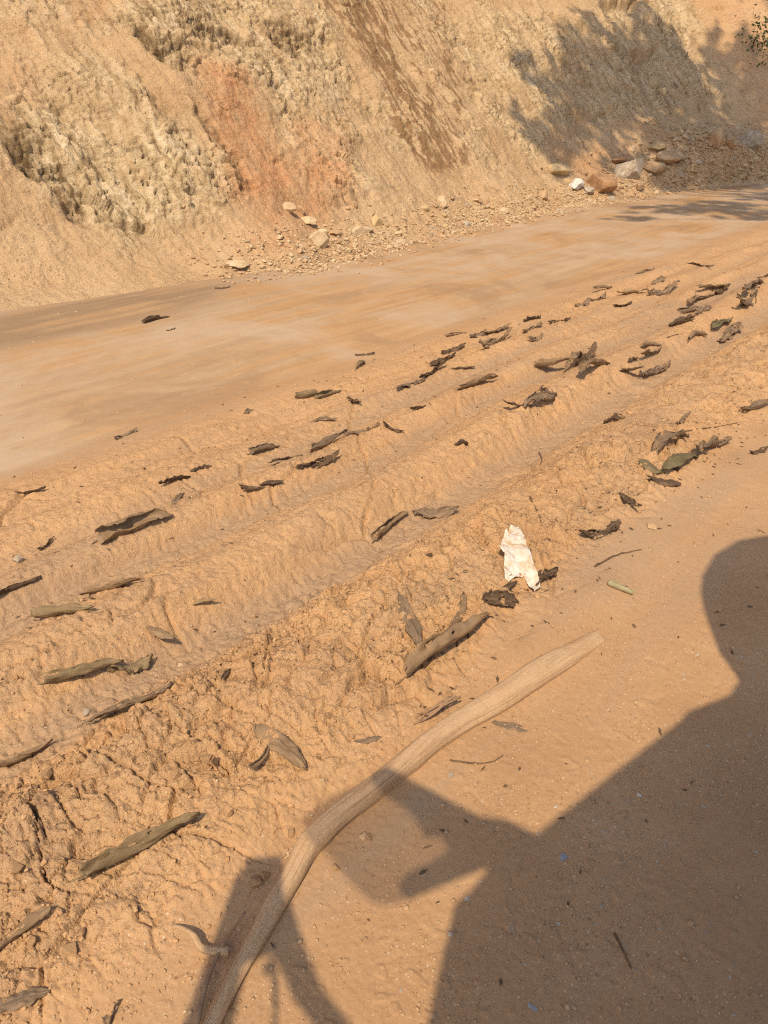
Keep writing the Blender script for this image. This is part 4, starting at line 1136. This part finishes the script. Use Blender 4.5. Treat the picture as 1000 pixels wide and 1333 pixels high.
def sheet(name, outline, lifts, n, label, cat, mat, crum=.006, wave=9, ctr=None):
    """crumpled sheet filling an outline given on the ground; grid clipped to the outline"""
    G = np.array([on_ground(p) for p in outline]); c0 = G.mean(0)
    lo, hi = G[:, :2].min(0), G[:, :2].max(0)
    X, Y = np.meshgrid(np.linspace(lo[0], hi[0], n), np.linspace(lo[1], hi[1], n), indexing='ij')
    ins = polymask(X.ravel(), Y.ravel(), [tuple(q) for q in G[:, :2]], 1e-4) > .5
    # lift by inverse distance weights of the outline lifts
    W = 1 / (np.hypot(X.ravel()[:, None] - G[None, :, 0], Y.ravel()[:, None] - G[None, :, 1])**2 + 1e-5)
    Z = (W * (G[:, 2] + np.array(lifts))[None]).sum(1) / W.sum(1)
    Z += crum * (2.2 * billow(X.ravel() * wave, Y.ravel() * wave, 3, seed=77) - .4)
    Fc = grid_faces(n, n); Fc = Fc[ins[Fc].all(1)]
    idx = np.unique(Fc); mp = np.full(n * n, -1); mp[idx] = np.arange(len(idx))
    Vv = np.stack([X.ravel(), Y.ravel(), Z], -1)[idx] - c0
    uv = np.stack([(Y.ravel() - lo[1]) / (hi[1] - lo[1]), (X.ravel() - lo[0]) / (hi[0] - lo[0])], -1)[idx]
    o = obj(name, np_mesh(name, Vv, mp[Fc], mat, True, uv=uv)); o.location = c0
    md = o.modifiers.new('thickness', 'SOLIDIFY'); md.thickness = .0012; md.offset = 0
    return tag(o, label, cat)
PO = [(664, 692), (674, 696), (682, 708), (690, 728), (698, 748), (704, 768), (696, 773), (688, 768), (680, 758), (672, 757), (658, 765), (655, 745), (656, 728), (648, 716), (657, 708), (658, 698)]
pap = sheet('paper_scrap', PO, [.034, .036, .034, .032, .026, .012, .006, .008, .016, .016, .010, .022, .028, .018, .034, .036], 80,
            'torn dirty white paper scrap with faint print standing out on the berm', 'paper', M_PAPER, .010, 14)
M_BAG = mat_plain('white_plastic', (.56, .53, .48), (.70, .67, .63), 12, .6, .3)
P = place((752, 243)); dep = np.linalg.norm(P - [0, 0, CAM_H])
v, f = stone_verts(907, 4, .8, 6, .22); v = v * np.array([.19, .12, .13]) * (dep / 15)
for k in range(len(v)):
    v[k] *= 1 + .25 * mnoise.noise(Vector(v[k] * 14))
o = obj('plastic_bag', np_mesh('plastic_bag', v, f, M_BAG, True)); o.location = P + np.array([0, 0, .06]); o.rotation_euler = (.2, -.5, .6)
tag(o, 'crumpled white plastic litter left of the brown boulder', 'litter')

# ---------------------------------------------------------------- shrub on the spur
M_LEAFG = mat_plain('shrub_leaf', (.030, .055, .018), (.075, .115, .035), 9, .6, .3)
P = on_bank((984, 55))
sh = bpy.data.objects.new('shrub', None); link(sh); sh.location = P
tag(sh, 'small dark green shrub on the orange slope, upper right corner', 'shrub')
def leaf_cards(pts, size, r, nrm=None):
    vs, fs = [], []
    for k, P in enumerate(pts):
        a = r.normal(size=3); a /= np.linalg.norm(a); b = np.cross(a, r.normal(size=3)); b /= np.linalg.norm(b)
        nn = np.cross(a, b)
        l, w_ = size * r.uniform(.6, 1.2), size * r.uniform(.25, .5)
        vs += [P - a * l, P + b * w_ + nn * l * .12, P + a * l, P - b * w_ + nn * l * .12]
        fs += [[4 * k, 4 * k + 1, 4 * k + 2], [4 * k, 4 * k + 2, 4 * k + 3]]
    return np.array(vs), np.array(fs)
r5 = np.random.default_rng(99)
cl = []
for k in range(420):
    q = r5.normal(size=3) * np.array([.26, .22, .38]); q[2] = q[2] * 1.0 - .1; q -= VD * .2
    cl.append(q)
v, f = leaf_cards(cl, .055, r5)
tag(obj('foliage', np_mesh('foliage', v, f, M_LEAFG, False), sh), kind='stuff')
for k in range(6):
    e = r5.normal(size=3) * .25 - VD * .2
    tube_obj('stem', np.array([[0, 0, -.1], e * .5, e]), [.02, .012, .005], 6, M_TWIG, sh)

# ---------------------------------------------------------------- tree beside the road (its shade falls on slope and road)
M_TBARK = mat_plain('tree_bark', (.14, .10, .07), (.26, .19, .13), 6, .95, .1, .6, .03)
M_TLEAF = mat_plain('tree_leaf', (.035, .060, .018), (.085, .12, .04), 3, .55, .3)
tb = np.array([9.6, 6.2, 0.]); tb[2] = gz(tb[0], tb[1])
tr = bpy.data.objects.new('roadside_tree', None); link(tr); tr.location = tb
tag(tr, 'tall roadside tree right of the camera whose shade falls on the slope', 'tree')
# clumps of the crown: shadow pixel, radius (m), leaves, distance along the sun ray
CLUMPS = [(690, 85, .30, 60), (712, 110, .45, 110), (735, 70, .35, 50), (700, 165, .35, 80), (730, 175, .45, 110), (720, 200, .35, 70), (760, 120, .7, 330), (790, 90, .8, 420),
          (815, 60, .7, 300), (850, 80, .8, 400), (840, 120, .8, 380), (800, 140, .6, 200), (880, 100, .8, 340), (910, 130, .8, 330), (940, 160, .8, 330), (870, 55, .6, 200),
          (960, 195, .8, 300), (985, 170, .8, 300), (815, 190, .5, 110), (900, 190, .6, 160), (985, 215, .7, 240), (740, 150, .5, 130), (900, 70, .5, 120), (970, 140, .7, 220),
          (850, 35, .5, 120), (790, 200, .4, 70), (930, 205, .7, 200), (880, 225, .5, 120), (860, 272, .45, 90), (905, 270, .55, 140), (950, 268, .55, 140), (985, 280, .5, 110), (830, 285, .35, 50), (1010, 262, .6, 160), (1040, 240, .9, 300), (1040, 150, 1.0, 380), (1060, 60, 1.0, 300),
          (975, 235, .6, 200), (995, 205, .7, 260), (950, 125, .6, 160), (985, 110, .7, 200), (960, 80, .5, 90), (930, 60, .5, 90), (915, 165, .6, 200), (860, 165, .5, 120),
          (950, 25, .6, 200), (985, 30, .6, 200), (925, 20, .5, 120), (995, 90, .6, 200), (965, 55, .5, 120), (890, 20, .5, 120)]  # last row: extra foliage added to darken the upper right corner
lp = []; ends = []
for x, y, rd, n in CLUMPS:
    n = int(n * 2.3)
    B = place((min(x, 999), y)) if x < 1000 else place((999, y)) + UD * (x - 999) * .05
    dist = r5.uniform(13.0, 16.5)
    c = B + S * dist
    ends.append(c)
    q = r5.normal(size=(n, 3)) * rd * np.array([.62, .62, .55])
    # gather into twigs so that the crown has gaps
    anchors = r5.normal(size=(max(4, n // 14), 3)) * rd * .6
    q = anchors[r5.integers(0, len(anchors), n)] + r5.normal(size=(n, 3)) * rd * .15
    lp.append(c + q)
lp = np.concatenate(lp)
v, f = leaf_cards(lp - tb, .15, r5)
tag(obj('crown', np_mesh('crown', v, f, M_TLEAF, False), tr), kind='stuff')
top = np.mean(ends, 0)
trunk = np.array([[0, 0, -.2], [.05, .1, 3], [-.2, .3, 6], [-.8, .3, 9.0], [-1.6, .2, 11.0]])
tube_obj('trunk', cr_interp(trunk, np.linspace(0, 4, 30)), np.linspace(.26, .12, 30), 12, M_TBARK, tr)
for c in ends:
    e = c - tb; s0 = cr_interp(trunk, np.array([r5.uniform(2.4, 3.9)]))[0]
    m1 = s0 * .5 + e * .5 + np.array([0, 0, r5.uniform(-.2, .5)])
    tube_obj('limb', cr_interp(np.array([s0, m1, e]), np.linspace(0, 2, 10)), np.linspace(.05, .012, 10), 6, M_TBARK, tr)

# ---------------------------------------------------------------- beside the camera: unseen rider and scooter, added and shaped for the foreground shadow
M_JACKET = mat_plain('dark_jacket', (.05, .055, .07), (.08, .085, .10), 20, .9)
M_HELM = mat_plain('helmet_shell', (.10, .10, .11), (.13, .13, .14), 10, .3, .5, .05)
M_PANT = mat_plain('trousers', (.07, .065, .06), (.11, .10, .09), 20, .9)
M_SKIN = mat_plain('skin', (.30, .18, .12), (.38, .23, .16), 20, .6)
M_BLACK = mat_plain('black_plastic', (.03, .03, .03), (.05, .05, .05), 10, .5)
M_RED = mat_plain('scooter_paint', (.25, .03, .03), (.30, .04, .04), 4, .35, .5, .05)
def sun_pt(p, k):
    """point casting its shadow on photo pixel p, k metres sunward of the camera"""
    G = flat(p); C = np.array([0, 0, CAM_H])
    return G + S * (((C - G) @ S) + k)
def solid(name, outline, kf, thick, mat, parent, rnd=True):
    """a thick rounded body whose outline, seen along the sunlight, is the given one"""
    P = np.array([sun_pt(p, kf(p)) for p in outline]); c = P.mean(0)
    bm = bmesh.new(); n = len(P)
    rings = [(-.5, .86), (-.32, .97), (0, 1.0), (.32, .97), (.5, .86)] if rnd else [(-.5, 1), (.5, 1)]
    vs = []
    for o_, sc_ in rings:
        vs.append([bm.verts.new(Vector((c + (q - c) * sc_ if sc_ < 1 else q) + S * o_ * thick) - Vector(parent.location)) for q in P])
    for a in range(len(rings) - 1):
        for i in range(n):
            j = (i + 1) % n; bm.faces.new((vs[a][i], vs[a][j], vs[a + 1][j], vs[a + 1][i]))
    bm.faces.new(vs[0][::-1]); bm.faces.new(vs[-1])
    bmesh.ops.triangulate(bm, faces=[f for f in bm.faces if len(f.verts) > 4])
    bmesh.ops.recalc_face_normals(bm, faces=bm.faces)
    m = bpy.data.meshes.new(name); bm.to_mesh(m); bm.free(); m.materials.append(mat)
    return obj(name, m, parent)
rd_ = bpy.data.objects.new('person', None); link(rd_); rd_.location = (.75, -.25, 0)
tag(rd_, 'person in dark jacket and helmet beside the camera, seen only by shadow', 'person')
kbody = lambda p: float(np.interp(p[0], [560, 700, 960, 1300], [.28, .24, -.36, -.5])) - .35 * max(0, p[1] - 1300) / 300
solid('jacket', [(966, 880), (952, 903), (930, 912), (898, 924), (888, 936), (800, 1005), (690, 1092), (668, 1083), (625, 1062), (624, 1100), (636, 1130), (614, 1158), (592, 1176), (574, 1250), (556, 1333), (548, 1420),
                  (600, 1560), (800, 1640), (1060, 1600), (1280, 1500), (1400, 1300), (1330, 1020), (1180, 900), (1080, 850), (1010, 840)], kbody, .24, M_JACKET, rd_)  # torso outline shaped to cast the large foreground shadow
hc = sun_pt((1000, 800), -.42)
v, f = ICO[4]; v = v * np.array([.155, .185, .165])
fw = v[:, 1] > .1
o = obj('helmet', np_mesh('helmet', v, f, M_HELM, True), rd_); o.location = hc - np.array(rd_.location)
HEL = [(1000, 697), (960, 704), (930, 722), (914, 750), (912, 772), (918, 800), (935, 845), (966, 888), (1020, 930), (1090, 900), (1110, 820), (1100, 750), (1060, 705)]
solid('head_caster', HEL, lambda p: -.42, .28, M_HELM, rd_)  # unseen outline solid shaped for the round head shadow
legs = [[(.55, -.1, .85), (.75, .25, .70), (.80, .30, .22), (.88, .42, .06)], [(.95, -.35, .85), (1.15, -.05, .70), (1.20, -.02, .22), (1.28, .10, .06)]]
for lg in legs:
    q = cr_interp(np.array(lg) - np.array([.1, .45, 0]), np.linspace(0, 3, 24)) - np.array(rd_.location)
    tube_obj('trouser_leg', q, np.interp(np.arange(24), [0, 8, 18, 23], [.095, .075, .05, .045]), 12, M_PANT, rd_)
# scooter
scb = bpy.data.objects.new('scooter', None); link(scb); scb.location = (.55, -.55, 0)
tag(scb, 'unseen scooter added beside the camera, with loose shapes that cast the foreground shadow', 'scooter')
sl = np.array(scb.location)
for uo in (-.62, .62):
    c0 = UD * uo + np.array([0, 0, .24]); tht = np.linspace(0, 2 * math.pi, 32)
    ringp = c0 + .19 * (np.cos(tht)[:, None] * UD + np.sin(tht)[:, None] * np.array([0, 0, 1.]))
    w_ = tube_obj('wheel', ringp, .05, 10, M_BLACK, scb)
    tube_obj('rim', np.array([c0 - VD * .04, c0 + VD * .04]), .12, 20, M_HELM, w_)
tube_obj('body', cr_interp(np.array([UD * -.75 + [0, 0, .62], UD * -.3 + [0, 0, .58], UD * .1 + [0, 0, .34], UD * .45 + [0, 0, .40], UD * .55 + [0, 0, .85]]), np.linspace(0, 4, 30)), np.interp(np.arange(30), [0, 8, 16, 29], [.10, .17, .12, .09]), 16, M_RED, scb)
tube_obj('seat', cr_interp(np.array([UD * -.7 + [0, 0, .78], UD * -.35 + [0, 0, .77], UD * 0 + [0, 0, .74]]), np.linspace(0, 2, 12)), np.linspace(.09, .10, 12), 12, M_BLACK, scb)
tube_obj('handlebar', np.array([UD * .5 + VD * -.3 + [0, 0, .98], UD * .55 + [0, 0, .95], UD * .5 + VD * .3 + [0, 0, .98]]), .016, 8, M_BLACK, scb)
kl = lambda p: .05  # floating outlines from here on are added to cast the foreground shadow
solid('mirror_caster', [(325, 1117), (370, 1113), (374, 1132), (378, 1165), (388, 1200), (355, 1242), (326, 1252), (288, 1206), (312, 1141), (322, 1134)], kl, .05, M_BLACK, scb, False)
solid('stay_caster', [(288, 1206), (334, 1235), (322, 1257), (303, 1340), (295, 1420), (225, 1420), (240, 1333), (268, 1257)], lambda p: .055, .04, M_BLACK, scb, False)
solid('stay_caster', [(388, 1200), (397, 1233), (417, 1284), (455, 1333), (500, 1390), (470, 1420), (404, 1333), (381, 1301), (368, 1268), (352, 1238)], lambda p: .057, .04, M_BLACK, scb, False)
solid('stem_caster', [(355, 1245), (362, 1268), (361, 1400), (354, 1400), (354, 1272), (342, 1268), (343, 1256)], kl, .012, M_BLACK, scb, False)
solid('bracket_caster', [(690, 1096), (600, 1049), (530, 1013), (508, 1001), (492, 1006), (486, 1016), (500, 1036), (530, 1054), (546, 1074), (552, 1090), (574, 1090), (584, 1106), (690, 1124)], lambda p: .07, .04, M_BLACK, scb, False)
solid('bracket_caster', [(584, 1106), (560, 1122), (532, 1134), (518, 1150), (520, 1164), (532, 1172), (560, 1160), (630, 1131), (656, 1130), (646, 1098)], lambda p: .073, .04, M_BLACK, scb, False)
mw = bpy.data.materials.new('smoked_acrylic'); mw.use_nodes = True
t_ = mw.node_tree; tp = t_.nodes.new('ShaderNodeBsdfTransparent'); tp.inputs[0].default_value = (.67, .66, .66, 1)
gl = t_.nodes.new('ShaderNodeBsdfGlossy'); gl.inputs['Roughness'].default_value = .05
mx = t_.nodes.new('ShaderNodeMixShader'); mx.inputs[0].default_value = .06
t_.links.new(tp.outputs[0], mx.inputs[1]); t_.links.new(gl.outputs[0], mx.inputs[2]); t_.links.new(mx.outputs[0], t_.nodes['Material Output'].inputs[0])
solid('screen_caster', [(395, 1068), (430, 1040), (500, 1008), (545, 1040), (600, 1080), (606, 1120), (560, 1152), (528, 1172), (505, 1180), (484, 1177), (462, 1155), (436, 1125), (410, 1095)], lambda p: .075, .012, mw, scb)  # unseen tinted panel shaped for the half-clear part of the shadow
